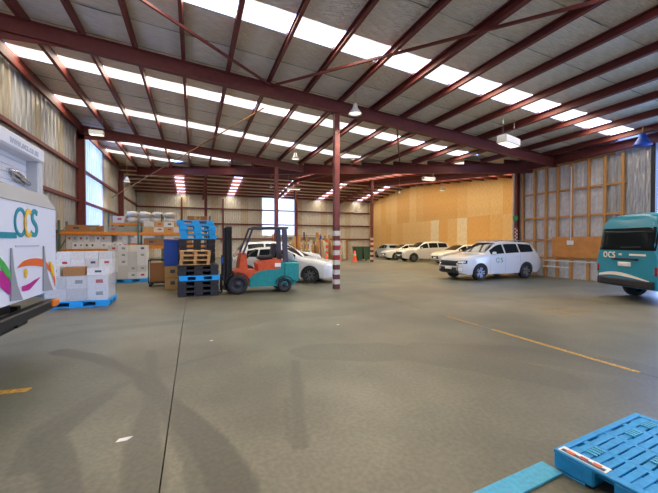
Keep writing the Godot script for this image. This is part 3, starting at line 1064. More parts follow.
func car(called: String, label: String, sp: Dictionary, at: Vector3, turn: float, paint: Material, group := "", detail := true) -> Node3D:
	spec = sp
	var L: float = sp.L
	var t := thing(called, label, sp.category, at, turn, group)
	var xs := []
	var x := 0.0
	while x <= L:
		xs.append(x); x += 0.07
	xs.append(L)
	for a in [sp.top, sp.belt, sp.hw, sp.sill]:
		for p in a: xs.append(p[0])
	for xw in sp.wheels:
		var R: float = sp.r + 0.055
		xs.append(xw - R - 0.004); xs.append(xw + R + 0.004)
		for k in 13: xs.append(xw - R * cos(PI * k / 12.0) * 0.9995)
	xs.sort()
	var rings := []
	var last := -1.0
	for v in xs:
		if v - last < 0.0015 or v < 0.0 or v > L: continue
		last = v
		rings.append([v, ring(v)])
	var s := S()
	s.set_smooth_group(0)
	var ub := S()
	for i in rings.size() - 1:
		var A: Array = rings[i][1]
		var B: Array = rings[i + 1][1]
		var xa: float = rings[i][0] - L * 0.5
		var xb: float = rings[i + 1][0] - L * 0.5
		for sg in [-1.0, 1.0]:
			for k in A.size() - 1:
				var a0 := Vector3(xa, A[k].y, sg * A[k].x)
				var a1 := Vector3(xa, A[k + 1].y, sg * A[k + 1].x)
				var b0 := Vector3(xb, B[k].y, sg * B[k].x)
				var b1 := Vector3(xb, B[k + 1].y, sg * B[k + 1].x)
				if sg > 0: quad(s, a0, b0, b1, a1)
				else: quad(s, a0, a1, b1, b0)
		quad_o(ub, Vector3(xa, A[0].y, -A[0].x), Vector3(xa, A[0].y, A[0].x), Vector3(xb, B[0].y, B[0].x), Vector3(xb, B[0].y, -B[0].x), Vector3(0, -1, 0))
	s.set_smooth_group(-1)
	for e in [0, rings.size() - 1]:
		var A: Array = rings[e][1]
		var xe: float = rings[e][0] - L * 0.5
		for k in A.size() - 1:
			quad_o(s, Vector3(xe, A[k].y, -A[k].x), Vector3(xe, A[k].y, A[k].x), Vector3(xe, A[k + 1].y, A[k + 1].x), Vector3(xe, A[k + 1].y, -A[k + 1].x), Vector3(-1 if e == 0 else 1, 0, 0))
	part(t, "body", s, paint)
	part(t, "underbody", ub, M.underside)
	for w in sp.side_glass:
		for sg in [-1.0, 1.0]:
			side_patch(t, "side_window", M.glass, w[0], w[1], 0.1, 0.93, sg)
	top_patch(t, "windscreen", M.glass, sp.screen[0], sp.screen[1], 0.93)
	if sp.has("rear_screen"):
		top_patch(t, "rear_window", M.glass, sp.rear_screen[0], sp.rear_screen[1], 0.9)
	for xw in sp.wheels:
		for sg in [-1.0, 1.0]:
			build_wheel(t, xw, sg * (ev(sp.hw, xw) * 0.985), sp.r, sg)
	# lamps, plates, grille, mirrors, handles
	for sg in [-1.0, 1.0]:
		var h: Array = sp.headlight
		face_patch(t, "headlight", M.lens_white, sg * h[0], sg * h[1], h[2], h[3], false, 0.012, 6, h[4])
		var r: Array = sp.taillight
		face_patch(t, "tail_light", M.lens_red, sg * r[0], sg * r[1], r[2], r[3], true, 0.012, 5)
		var mx: float = sp.mirror[0]
		var my: float = sp.mirror[1]
		var ms := S()
		var z: float = sg * (half_width(mx, my - 0.04) + 0.11)
		box(ms, Vector3(mx - L * 0.5, my + 0.04, z), Vector3(0.1, 0.14, 0.2), Basis(), 0.035)
		bar(ms, Vector3(mx - L * 0.5 - 0.02, my - 0.03, z - sg * 0.2), Vector3(mx - L * 0.5, my + 0.02, z), 0.04, 0.04)
		part(t, "mirror", ms, paint)
		if detail:
			for hx in sp.handles:
				var hs := S()
				var hy: float = ev(sp.belt, hx) - 0.12
				box(hs, Vector3(hx - L * 0.5, hy, sg * (half_width(hx, hy) + 0.015)), Vector3(0.2, 0.03, 0.03), Basis(), 0.008)
				part(t, "door_handle", hs, paint)
			for hx in sp.seams:
				var ss := S()
				var y0 := 0.32
				while y0 < ev(sp.belt, hx) - 0.02:
					var y1 := minf(y0 + 0.12, ev(sp.belt, hx))
					bar(ss, Vector3(hx - L * 0.5, y0, sg * (half_width(hx, y0) + 0.0005)), Vector3(hx - L * 0.5, y1, sg * (half_width(hx, y1) + 0.0005)), 0.008, 0.004, Vector3(0, 0, sg))
					y0 += 0.12
				part(t, "door_gap", ss, M.underside)
	for g in sp.grille:
		face_patch(t, "grille", M.black, -g[0], g[0], g[1], g[2], false, 0.016, 12)
	for p in sp.plates:
		face_patch(t, "number_plate", M.plate, -0.2, 0.2, p[0], p[1], p[2] > 0, 0.03, 4)
	return t

func roundel(t: Node3D, x: float, y: float, sg: float, h: float, facing: Basis, called := "logo") -> void:   # teal O, yellow C, teal S
	var base := Vector3(x - spec.L * 0.5, y, sg * (half_width(x, y) + 0.012))
	ocs(t, Transform3D(facing, base), h)

func ocs(t: Node3D, at: Transform3D, h: float, depth := 0.006, both := M) -> void:
	var teal: Material = M.logo_teal
	var s := S()
	arc(s, h * 0.46, h * 0.5, h * 0.13, 0, TAU)
	put(t, "logo_letter", mesh_of(s), teal, at * Transform3D(Basis(), Vector3(-h * 0.5, 0, 0)))
	var c := S()
	arc(c, h * 0.34, h * 0.5, h * 0.13, 0.9, TAU - 0.9)
	put(t, "logo_letter", mesh_of(c), M.logo_yellow, at * Transform3D(Basis(), Vector3(h * 0.08, 0, depth)))
	lettering(t, "logo_letter", "S", h * 0.98, teal, at * Transform3D(Basis(), Vector3(h * 0.62, 0, 0)), depth)

func arc(s: SurfaceTool, rx: float, ry: float, w: float, a0: float, a1: float, depth := 0.006) -> void:
	var n := 24
	for i in n:
		var q := []
		for a in [lerpf(a0, a1, float(i) / n), lerpf(a0, a1, float(i + 1) / n)]:
			q.append(Vector3(cos(a) * rx, sin(a) * ry, depth)); q.append(Vector3(cos(a) * (rx - w), sin(a) * (ry - w), depth))
		quad_o(s, q[0], q[1], q[3], q[2], Vector3(0, 0, 1))
		var d := Vector3(0, 0, -depth)
		quad_o(s, q[0], q[2], q[2] + d, q[0] + d, q[0])
		quad_o(s, q[1], q[3], q[3] + d, q[1] + d, -q[1])

func swoosh(t: Node3D, called: String, m: Material, at: Transform3D, pts: Array, depth := 0.006) -> void:    # flat curved band; pts: x, y, half width
	var s := S()
	var up := PackedVector2Array()
	var dn := []
	var curve := []
	for i in pts.size() - 1:
		for k in 6:
			var f := k / 6.0
			var p0: Vector3 = pts[maxi(0, i - 1)]
			var p3: Vector3 = pts[mini(pts.size() - 1, i + 2)]
			curve.append(pts[i].cubic_interpolate(pts[i + 1], p0, p3, f))
	curve.append(pts[pts.size() - 1])
	for i in curve.size():
		var a: Vector3 = curve[maxi(0, i - 1)]
		var b: Vector3 = curve[mini(curve.size() - 1, i + 1)]
		var n := Vector2(-(b.y - a.y), b.x - a.x).normalized() * maxf(0.001, curve[i].z)
		up.append(Vector2(curve[i].x, curve[i].y) + n)
		dn.append(Vector2(curve[i].x, curve[i].y) - n)
	dn.reverse()
	for v in dn: up.append(v)
	for i in curve.size() - 1:
		var m2 := up.size() - 1
		var q := [up[i], up[i + 1], up[m2 - i - 1], up[m2 - i]]
		quad_o(s, Vector3(q[0].x, q[0].y, depth), Vector3(q[1].x, q[1].y, depth), Vector3(q[2].x, q[2].y, depth), Vector3(q[3].x, q[3].y, depth), Vector3(0, 0, 1))
	put(t, called, mesh_of(s), m, at)

func specs() -> Dictionary:
	var suv := {"category": "car", "L": 4.7, "r": 0.35, "wheels": [0.95, 3.62], "taper": 0.72,
		"top": [[0, 0.74], [0.05, 0.9], [0.2, 0.99], [0.6, 1.07], [1.15, 1.13], [1.3, 1.17], [1.95, 1.58], [2.15, 1.65], [2.6, 1.69], [3.2, 1.69], [3.9, 1.65], [4.2, 1.58], [4.4, 1.36], [4.58, 1.12], [4.66, 0.98], [4.7, 0.8]],
		"belt": [[0, 0.7], [0.2, 0.9], [0.6, 0.98], [1.3, 1.06], [3.0, 1.12], [4.2, 1.17], [4.5, 1.06], [4.7, 0.75]],
		"hw": [[0, 0.66], [0.1, 0.77], [0.3, 0.85], [0.7, 0.9], [3.9, 0.905], [4.4, 0.87], [4.6, 0.82], [4.7, 0.74]],
		"sill": [[0, 0.34], [0.3, 0.26], [4.3, 0.26], [4.7, 0.42]],
		"side_glass": [[1.55, 2.32], [2.4, 3.2], [3.28, 4.1]], "screen": [1.33, 2.05], "rear_screen": [4.24, 4.5],
		"headlight": [0.46, 0.8, 0.715, 0.785, 0.06], "taillight": [0.5, 0.84, 0.9, 1.06], "mirror": [1.62, 1.12], "handles": [2.2, 3.1], "seams": [1.5, 2.36, 3.24],
		"grille": [[0.56, 0.62, 0.84], [0.62, 0.34, 0.56]], "plates": [[0.47, 0.57, -1], [0.72, 0.84, 1]]}
	var hatch := {"category": "car", "L": 4.34, "r": 0.325, "wheels": [0.87, 3.52], "taper": 0.72,
		"top": [[0, 0.62], [0.06, 0.76], [0.25, 0.86], [0.7, 0.95], [1.05, 1.0], [1.2, 1.03], [1.9, 1.38], [2.15, 1.44], [2.6, 1.46], [3.2, 1.43], [3.75, 1.34], [3.95, 1.24], [4.2, 1.0], [4.3, 0.86], [4.34, 0.7]],
		"belt": [[0, 0.58], [0.25, 0.78], [0.7, 0.86], [1.2, 0.92], [3.0, 0.98], [3.9, 1.02], [4.2, 0.9], [4.34, 0.64]],
		"hw": [[0, 0.62], [0.1, 0.74], [0.3, 0.83], [0.7, 0.88], [3.6, 0.89], [4.05, 0.85], [4.25, 0.8], [4.34, 0.7]],
		"sill": [[0, 0.24], [0.3, 0.2], [4.0, 0.2], [4.34, 0.34]],
		"side_glass": [[1.5, 2.2], [2.28, 3.05], [3.12, 3.6]], "screen": [1.23, 1.98], "rear_screen": [3.82, 4.12],
		"headlight": [0.42, 0.82, 0.62, 0.72, 0.06], "taillight": [0.45, 0.82, 0.78, 0.92], "mirror": [1.55, 0.98], "handles": [2.08, 2.95], "seams": [1.4, 2.24, 3.08],
		"grille": [[0.42, 0.42, 0.62], [0.6, 0.27, 0.34]], "plates": [[0.44, 0.54, -1], [0.5, 0.62, 1]]}
	var van := {"category": "van", "L": 5.3, "r": 0.34, "wheels": [1.05, 4.15], "taper": 0.86,
		"top": [[0, 0.95], [0.06, 1.1], [0.25, 1.2], [0.95, 1.98], [1.15, 2.15], [1.7, 2.38], [2.4, 2.45], [4.9, 2.46], [5.12, 2.4], [5.2, 2.25], [5.26, 1.7], [5.3, 1.45]],
		"belt": [[0, 0.9], [0.3, 1.12], [1.0, 1.28], [5.15, 1.32], [5.3, 1.28]],
		"hw": [[0, 0.84], [0.1, 0.92], [0.4, 1.0], [4.9, 1.06], [5.15, 1.05], [5.3, 0.98]],
		"sill": [[0, 0.36], [0.3, 0.3], [4.8, 0.32], [5.3, 0.4]],
		"side_glass": [[1.0, 1.75], [1.85, 3.2], [3.3, 4.9]], "screen": [0.3, 1.05],
		"headlight": [0.5, 0.86, 0.72, 0.95, 0.0], "taillight": [0.9, 0.97, 0.78, 1.0], "mirror": [0.85, 1.35], "handles": [1.7, 2.0], "seams": [0.95, 1.8, 3.2],
		"grille": [[0.5, 0.7, 0.85], [0.7, 0.4, 0.52]], "plates": [[0.5, 0.6, -1], [0.97, 1.09, 1]]}
	return {"suv": suv, "hatch": hatch, "van": van}

func build_cars() -> void:
	var sp := specs()
	# the wagon by the timber framed wall
	var o := car("station_wagon", "white sport utility wagon with black grille and teal door logo by timber framed wall", sp.suv, P(12.83, 12.5), 0.0, M.white_paint)
	for sg in [-1.0, 1.0]:
		face_patch(o, "chrome_trim", M.chrome, sg * 0.5, sg * 0.56, 0.42, 0.74, false, 0.024, 2, 0.0, "chrome bracket")
		face_patch(o, "fog_light", M.lens_white, sg * 0.6, sg * 0.74, 0.42, 0.54, false, 0.022, 4)
		var rb := S()
		tube(rb, [Vector3(-0.35, 1.69, sg * 0.56), Vector3(0.3, 1.74, sg * 0.57), Vector3(1.3, 1.71, sg * 0.57), Vector3(1.75, 1.63, sg * 0.56)], 0.015)
		part(o, "roof_rail", rb, M.alloy)
		roundel(o, 2.0, 0.86, sg, 0.22, Basis() if sg > 0 else Basis(Vector3.UP, PI))
	for sg in [-1.0, 1.0]:
		face_patch(o, "headlight_housing", M.black, sg * 0.5, sg * 0.83, 0.68, 0.82, false, 0.009, 6, 0.06)
	face_patch(o, "lower_trim", M.black, -0.62, 0.62, 0.3, 0.36, false, 0.02, 10)
	# hatchback behind the forklift
	o = car("hatchback", "white hatchback parked behind the forklift", sp.hatch, P(3.67, 14.74), PI - 0.56, M.white_paint)
	var o2 := car("hatchback", "white car with a teal panel parked behind the white hatchback", sp.suv, P(4.3, 19.0), PI + 0.03, M.white_paint)
	for sg in [-1.0, 1.0]:
		var s := S()
		for i in 8:
			var xa := lerpf(3.3, 4.2, i / 8.0)
			var xb := lerpf(3.3, 4.2, (i + 1) / 8.0)
			for y in [0.78, 0.92]:
				quad_o(s, Vector3(xa - 2.35, y, sg * (half_width(xa, y) + 0.008)), Vector3(xb - 2.35, y, sg * (half_width(xb, y) + 0.008)), Vector3(xb - 2.35, y + 0.14, sg * (half_width(xb, y + 0.14) + 0.008)), Vector3(xa - 2.35, y + 0.14, sg * (half_width(xa, y + 0.14) + 0.008)), Vector3(0, 0, sg))
		part(o2, "teal_panel", s, M.logo_teal, "teal printed panel")
	# cars along the plywood wall
	car("parked_car", "white sport utility car angled out from the plywood wall beside the striped post bay", sp.suv, P(18.55, 25.3), -0.12, M.white_paint)
	car("parked_car", "silver and teal car seen from behind at the far end of the plywood wall", sp.hatch, P(19.0, 32.0), -PI / 2 - 0.15, M.silver_paint)
	car("parked_car", "white car between the silver car and the white sport utility car", sp.hatch, P(18.75, 28.6), -0.1, M.white_paint)
	car("parked_car", "white car by the plywood wall half hidden behind the wagon with black grille", sp.hatch, P(18.85, 21.2), -0.1, M.white_paint)
	# passenger van
	var head := Vector2(0.94, -0.345)
	var rear := Vector2(11.28, 6.18)
	var c := rear + head * 2.65
	var v := car("passenger_van", "teal passenger van with dark rear window leaving through the wide doorway", sp.van, P(c.x, c.y), PI - 0.352, M.teal_paint)
	face_patch(v, "rear_window", M.glass, -0.9, 0.9, 1.42, 2.04, true, 0.014, 12)
	face_patch(v, "bumper", M.black, -0.9, 0.9, 0.42, 0.62, true, 0.06, 12)
	face_patch(v, "plate_recess", M.black, -0.42, 0.42, 1.14, 1.2, true, 0.03, 6)
	for k in [[-0.84, 0.1], [0.1, 0.84]]:
		pass
	var face := Basis(Vector3.UP, PI / 2)
	var xr: float = end_x(0.6, 1.28, true) - 2.65 + 0.02
	lettering(v, "lettering", "OCS", 0.17, M.logo_cream, Transform3D(face, Vector3(xr + 0.01, 1.28, 0.5)))
	for k in [[0.12, 0.1], [-0.42, 0.5]]:
		var ln := S()
		box(ln, Vector3(xr + 0.006, 1.3, k[0]), Vector3(0.006, 0.05, k[1]))
		part(v, "printed_strip", ln, M.logo_cream, "cream line of small print")
	swoosh(v, "white_swoosh", M.logo_cream, Transform3D(face, Vector3(end_x(0.5, 0.7, true) - 2.65 + 0.05, 0.7, 0)), [Vector3(-0.85, -0.02, 0.03), Vector3(-0.4, 0.05, 0.045), Vector3(0.1, 0.03, 0.045), Vector3(0.8, -0.08, 0.01)])
	var wp := S()
	bar(wp, Vector3(2.68, 1.5, 0.1), Vector3(2.66, 1.52, -0.5), 0.02, 0.03)
	part(v, "rear_wiper", wp, M.black)

# ------------------------------------------------------------------ truck
func on_x(x: float, px: float, py: float) -> Vector2:      # u and height of a pixel on a plane of constant X
	var l := px - 329.0
	var k := x / (l * cos(TURN) + 350.0 * sin(TURN))
	return Vector2((350.0 * cos(TURN) - l * sin(TURN)) * k, 1.65 + (242.0 - py) * k)

func tp(px: float, py: float, w := 0.0) -> Vector3:          # a point of the truck's tail lift: along the face, height, half width of a stroke
	var v := on_x(-2.0, px, py)
	return Vector3(v.x - 5.45, v.y, w)

func build_truck() -> void:
	var t := thing("box_truck", "white box truck with folded tail lift and colourful swirl print", "truck", P(-2.2, 5.45))
	# local: rear face at x = 0 looking to +x, deep side at -z
	var s := S()
	box(s, Vector3(-2.8, 1.98, 0), Vector3(5.2, 2.16, 2.5), Basis(), 0.03)
	part(t, "cargo_box", s, M.white_truck)
	var hd := S()
	box(hd, Vector3(-0.08, 2.975, 0), Vector3(0.2, 0.21, 2.6), Basis(), 0.025)
	part(t, "header", hd, M.white_truck)
	lettering(t, "lettering", "www.ocs.co.nz", 0.09, M.logo_faint, Transform3D(Basis(Vector3.UP, PI / 2), Vector3(0.022, 2.97, -0.62)))
	for sg in [-1.0, 1.0]:
		var c := S()
		box(c, Vector3(-0.1, 1.9, sg * 1.21), Vector3(0.2, 1.95, 0.16), Basis(), 0.02)
		part(t, "corner_post", c, M.grey_light)
	for k in 11:
		var sl := S()
		box(sl, Vector3(-0.17, 1.85 + 0.1 * k, 0), Vector3(0.03, 0.094, 2.26), Basis(), 0.006)
		part(t, "shutter_slat", sl, M.white_truck)
	var hv := on_x(-2.3, 20, 177)
	var hn := S()
	var hz := -(hv.x - 5.45)
	tube(hn, [Vector3(-0.15, hv.y + 0.05, hz + 0.24), Vector3(-0.07, hv.y + 0.05, hz + 0.2), Vector3(-0.07, hv.y, hz), Vector3(-0.08, hv.y - 0.06, hz - 0.26), Vector3(-0.15, hv.y - 0.08, hz - 0.3)], 0.03)
	box(hn, Vector3(-0.13, hv.y - 0.02, hz - 0.05), Vector3(0.05, 0.1, 0.36), Basis(Vector3.RIGHT, -0.2), 0.02)
	part(t, "shutter_handle", hn, M.chrome, "chrome handle")
	var pf := S()
	prism(pf, PackedVector2Array([Vector2(0.0, 0.92), Vector2(0.17, 0.92), Vector2(0.17, 2.14), Vector2(0.05, 2.36), Vector2(0.0, 2.36)]), 2.3, Transform3D(Basis(), Vector3(0.025, 0, -1.15)))
	var pl := part(t, "tail_lift", pf, M.white_truck)
	var fp := S()
	prism(fp, PackedVector2Array([Vector2(0.172, 2.14), Vector2(0.18, 2.145), Vector2(0.06, 2.365), Vector2(0.052, 2.36)]), 2.28, Transform3D(Basis(), Vector3(0.025, 0, -1.14)))
	part(pl, "top_flap", fp, M.grey_panel, "grey top flap")
	var face := Transform3D(Basis(Vector3.UP, PI / 2), Vector3(0.198, 0, 0))
	var lg := tp(27.5, 223)
	ocs(t, face * Transform3D(Basis(), Vector3(lg.x, lg.y, 0)), 0.37)
	for k in [[28.0, 246.0, 0.34, 0.02, "logo_faint"], [4.0, 235.0, 0.3, 0.07, "logo_teal"]]:
		var q := tp(k[0], k[1])
		var ln := S()
		box(ln, Vector3(0.2, q.y, -q.x), Vector3(0.006, k[3], k[2] * 2))
		part(t, "printed_strip", ln, M[k[4]], "line of small print")
	swoosh(t, "swirl", M.logo_orange, face, [tp(17, 268, 0.004), tp(24, 263.5, 0.035), tp(35, 262, 0.05), tp(44, 264, 0.05), tp(51, 271, 0.02)])
	swoosh(t, "swirl", M.logo_yellow, face * Transform3D(Basis(), Vector3(0, 0, 0.002)), [tp(49, 262, 0.02), tp(51.5, 268, 0.05), tp(53, 277, 0.04)])
	swoosh(t, "swirl", M.logo_orange, face * Transform3D(Basis(), Vector3(0, 0, 0.003)), [tp(53, 276, 0.03), tp(54, 281, 0.03), tp(54, 286, 0.01)])
	swoosh(t, "swirl", M.logo_yellow, face * Transform3D(Basis(), Vector3(0, 0, 0.004)), [tp(24.5, 269, 0.03), tp(25, 273, 0.045), tp(25, 278, 0.02)])
	swoosh(t, "swirl", M.logo_magenta, face, [tp(21, 289, 0.03), tp(28, 287, 0.04), tp(34, 282, 0.025), tp(40, 277, 0.002)])
	swoosh(t, "swirl", M.logo_magenta, face, [tp(-4, 274, 0.05), tp(3, 281, 0.09), tp(8, 289, 0.06), tp(12, 294, 0.02)])
	swoosh(t, "swirl", M.logo_green, face * Transform3D(Basis(), Vector3(0, 0, 0.002)), [tp(-4, 257, 0.03), tp(3, 267, 0.05), tp(9, 276, 0.04), tp(13, 283, 0.01)])
	# lift arms: tapering steel fins
	for k in [[10.5, 248.0, 300.0, 0.27], [43.0, 246.0, 290.0, 0.33]]:
		var top := tp(k[0], k[1])
		var low := tp(k[0] + 3.0, k[2])
		var z := -top.x
		var a := S()
		var w: float = k[3]
		prism(a, PackedVector2Array([Vector2(-0.03, low.y), Vector2(w, low.y - 0.03), Vector2(w * 0.5, low.y + 0.16), Vector2(w * 0.2, low.y + 0.36), Vector2(0.008, top.y), Vector2(-0.012, top.y)]), 0.014, Transform3D(Basis(Vector3.UP, PI / 2), Vector3(0.2, 0, z)))
		part(t, "lift_arm", a, M.grey_panel, "grey tapered lift arm")
	# frame, bumper, wheels, lamps
	var ch := S()
	box(ch, Vector3(-2.6, 0.78, 0), Vector3(5.0, 0.16, 0.9), Basis(), 0.01)
	box(ch, Vector3(0.12, 0.70, 0), Vector3(0.14, 0.14, 2.4), Basis(), 0.02)
	box(ch, Vector3(-0.2, 0.48, 0), Vector3(0.12, 0.12, 2.2), Basis(), 0.02)
	box(ch, Vector3(-0.15, 0.6, 0.7), Vector3(0.1, 0.3, 0.1)); box(ch, Vector3(-0.15, 0.6, -0.7), Vector3(0.1, 0.3, 0.1))
	part(t, "chassis", ch, M.black)
	for sg in [-1.0, 1.0]:
		var lm := S()
		box(lm, Vector3(0.2, 0.72, sg * 1.08), Vector3(0.05, 0.1, 0.22), Basis(), 0.012)
		part(t, "tail_light", lm, M.lens_amber, "amber lamp")
		for x in [-1.5, -5.6]:
			var w := S()
			var tr := Transform3D(Basis(Vector3.RIGHT, PI / 2 * sg), Vector3(x, 0.38, sg * 1.0))
			lathe(w, [Vector2(0.0, -0.05), Vector2(0.24, -0.05), Vector2(0.26, 0.0), Vector2(0.36, 0.0), Vector2(0.38, -0.04), Vector2(0.38, -0.2), Vector2(0.3, -0.22), Vector2(0.0, -0.22)], tr, 24)
			part(t, "wheel", w, M.rubber)
	var cab := S()
	prism(cab, PackedVector2Array([Vector2(0, 0.5), Vector2(-1.75, 0.5), Vector2(-1.8, 1.2), Vector2(-1.45, 2.15), Vector2(-1.2, 2.3), Vector2(0, 2.3)]), 1.9, Transform3D(Basis(), Vector3(-5.45, 0, -0.95)))
	part(t, "cab", cab, M.white_truck)

# ------------------------------------------------------------------ forklift
func build_forklift() -> void:
	var t := thing("forklift", "teal and orange forklift truck with black mast and overhead guard", "forklift", P(2.06, 11.78))
	# local: mast towards -x; x from -1.3 to 1.2; z near is +
	var s := S()
	prism(s, PackedVector2Array([Vector2(-0.42, 0.22), Vector2(1.0, 0.2), Vector2(1.16, 0.34), Vector2(1.2, 0.75), Vector2(1.14, 1.02), Vector2(0.62, 1.02), Vector2(0.58, 0.78), Vector2(-0.1, 0.72), Vector2(-0.42, 0.5)]), 0.98, Transform3D(Basis(), Vector3(0, 0, -0.49)))
	part(t, "body", s, M.teal)
	var cw := S()
	box(cw, Vector3(0.95, 0.66, 0), Vector3(0.54, 0.7, 1.06), Basis(), 0.07)
	part(t, "counterweight", cw, M.teal)
	var hd := S()
	prism(hd, PackedVector2Array([Vector2(-0.12, 0.72), Vector2(0.66, 0.76), Vector2(0.66, 1.06), Vector2(0.5, 1.1), Vector2(-0.02, 1.04), Vector2(-0.14, 0.96)]), 0.9, Transform3D(Basis(), Vector3(0, 0, -0.42)))
	part(t, "engine_hood", hd, M.lift_orange)
	var fr := S()
	prism(fr, PackedVector2Array([Vector2(-0.86, 0.42), Vector2(-0.42, 0.3), Vector2(-0.3, 0.62), Vector2(-0.1, 0.62), Vector2(-0.1, 0.72), Vector2(-0.46, 0.76), Vector2(-0.52, 1.3), Vector2(-0.66, 1.3), Vector2(-0.74, 0.8), Vector2(-0.9, 0.72)]), 0.94, Transform3D(Basis(), Vector3(0, 0, -0.47)))
	part(t, "front_cowl", fr, M.lift_orange)
	var st := S()
	box(st, Vector3(0.16, 1.14, 0), Vector3(0.5, 0.12, 0.5), Basis(Vector3.FORWARD, -0.05), 0.04)
	box(st, Vector3(0.44, 1.38, 0), Vector3(0.12, 0.46, 0.48), Basis(Vector3.FORWARD, 0.16), 0.04)
	part(t, "seat", st, M.black)
	var sw := S()
	var ring_t := Transform3D(Basis(Vector3.FORWARD, -0.7), Vector3(-0.26, 1.3, 0))
	var pts := []
	for k in 17: pts.append(ring_t * Vector3(cos(TAU * k / 16) * 0.17, 0, sin(TAU * k / 16) * 0.17))
	tube(sw, pts, 0.014, 6)
	cyl(sw, ring_t * Vector3(0, 0, 0), Vector3(-0.5, 1.05, 0), 0.025, 8)
	cyl(sw, ring_t * Vector3(-0.17, 0, 0), ring_t * Vector3(0.17, 0, 0), 0.012, 6)
	part(t, "steering_wheel", sw, M.black)
	var lg := S()
	box(lg, Vector3(0.5, 0.9, 0.485), Vector3(0.2, 0.12, 0.01), Basis(), 0.003)
	part(t, "badge", lg, M.white_plain, "white badge")
	# overhead guard
	for z in [-0.46, 0.46]:
		var og := S()
		bar(og, Vector3(-0.62, 1.25, z), Vector3(-0.3, 2.1, z), 0.07, 0.06, Vector3.UP, 0.01)
		bar(og, Vector3(0.76, 1.0, z), Vector3(0.72, 2.1, z), 0.1, 0.16, Vector3.RIGHT, 0.01)
		bar(og, Vector3(-0.32, 2.1, z), Vector3(0.86, 2.12, z), 0.06, 0.07, Vector3.UP, 0.01)
		part(t, "overhead_guard", og, M.guard_steel)
	for k in 7:
		var gb := S()
		bar(gb, Vector3(-0.28 + 0.17 * k, 2.11, -0.44), Vector3(-0.28 + 0.17 * k, 2.11, 0.44), 0.035, 0.04)
		part(t, "guard_bar", gb, M.guard_steel)
	# rear lpg bottle bracket
	var gas := S()
	cyl(gas, Vector3(0.95, 1.16, -0.3), Vector3(0.95, 1.16, 0.3), 0.13, 18)
	part(t, "gas_bottle", gas, M.grey_panel)
	# mast
	for z in [-0.28, 0.28]:
		var ms := S()
		cbeam(ms, Vector3(-1.02, 0.1, z), Vector3(-1.02, 2.14, z), 0.07, 0.16, Vector3.RIGHT)
		cbeam(ms, Vector3(-1.1, 0.12, z * 0.8), Vector3(-1.1, 2.1, z * 0.8), 0.06, 0.12, Vector3.RIGHT)
		part(t, "mast_channel", ms, M.black)
	var mc := S()
	for y in [0.35, 1.15, 2.08]:
		box(mc, Vector3(-1.02, y, 0), Vector3(0.06, 0.12, 0.62))
	part(t, "mast_crossbar", mc, M.black)
	var cy := S()
	cyl(cy, Vector3(-1.0, 0.2, 0.12), Vector3(-1.0, 1.9, 0.12), 0.035, 10)
	cyl(cy, Vector3(-1.0, 0.2, -0.12), Vector3(-1.0, 1.9, -0.12), 0.035, 10)
	part(t, "lift_cylinder", cy, M.dark_steel)
	var ca := S()
	for y in [0.22, 0.5]:
		box(ca, Vector3(-1.2, y, 0), Vector3(0.05, 0.12, 0.98), Basis(), 0.008)
	for z in [-0.45, -0.22, 0.0, 0.22, 0.45]:
		box(ca, Vector3(-1.2, 0.86, z), Vector3(0.03, 0.66, 0.03))
	box(ca, Vector3(-1.2, 1.2, 0), Vector3(0.03, 0.03, 0.94))
	part(t, "carriage", ca, M.black)
	var bl := S()
	box(bl, Vector3(-1.24, 1.08, 0.3), Vector3(0.06, 0.2, 0.12), Basis(), 0.01)
	part(t, "mast_sticker", bl, M.bin_blue, "blue box on the carriage")
	for z in [-0.25, 0.25]:
		var fk := S()
		prism(fk, PackedVector2Array([Vector2(-1.23, 0.06), Vector2(-1.23, 0.6), Vector2(-1.265, 0.6), Vector2(-1.27, 0.085), Vector2(-2.2, 0.07), Vector2(-2.2, 0.055)]), 0.1, Transform3D(Basis(), Vector3(0, 0, z - 0.05)))
		part(t, "fork", fk, M.dark_steel)
	for sg in [-1.0, 1.0]:
		for w in [[-0.78, 0.31, 0.52], [0.72, 0.24, 0.5]]:
			var tr := Transform3D(Basis(Vector3.RIGHT, PI / 2 * sg), Vector3(w[0], w[1], sg * w[2]))
			var r: float = w[1]
			var ty := S()
			lathe(ty, [Vector2(r * 0.55, -0.01), Vector2(r * 0.62, 0.03), Vector2(r * 0.9, 0.03), Vector2(r, -0.01), Vector2(r, -0.15), Vector2(r * 0.9, -0.18), Vector2(0, -0.18)], tr, 26)
			var wh := part(t, "wheel", ty, M.rubber)
			var hb := S()
			lathe(hb, [Vector2(0, 0.035), Vector2(r * 0.16, 0.035), Vector2(r * 0.2, 0.0), Vector2(r * 0.45, -0.02), Vector2(r * 0.56, 0.0)], tr, 20)
			part(wh, "hub", hb, M.dark_steel)
	for x in [-0.78, 0.72]:
		var r0 := 0.38 if x < 0 else 0.3
		for sg in [-1.0, 1.0]:
			var ar := S()
			var yc := 0.31 if x < 0 else 0.24
			for k in 8:
				var a0 := PI * 0.05 + PI * 0.9 * k / 8.0
				var a1 := PI * 0.05 + PI * 0.9 * (k + 1) / 8.0
				bar(ar, Vector3(x + cos(a0) * r0, yc + sin(a0) * r0, sg * 0.48), Vector3(x + cos(a1) * r0, yc + sin(a1) * r0, sg * 0.48), 0.14, 0.02, Vector3(cos((a0 + a1) / 2), sin((a0 + a1) / 2), 0))
			part(t, "mudguard", ar, M.black)

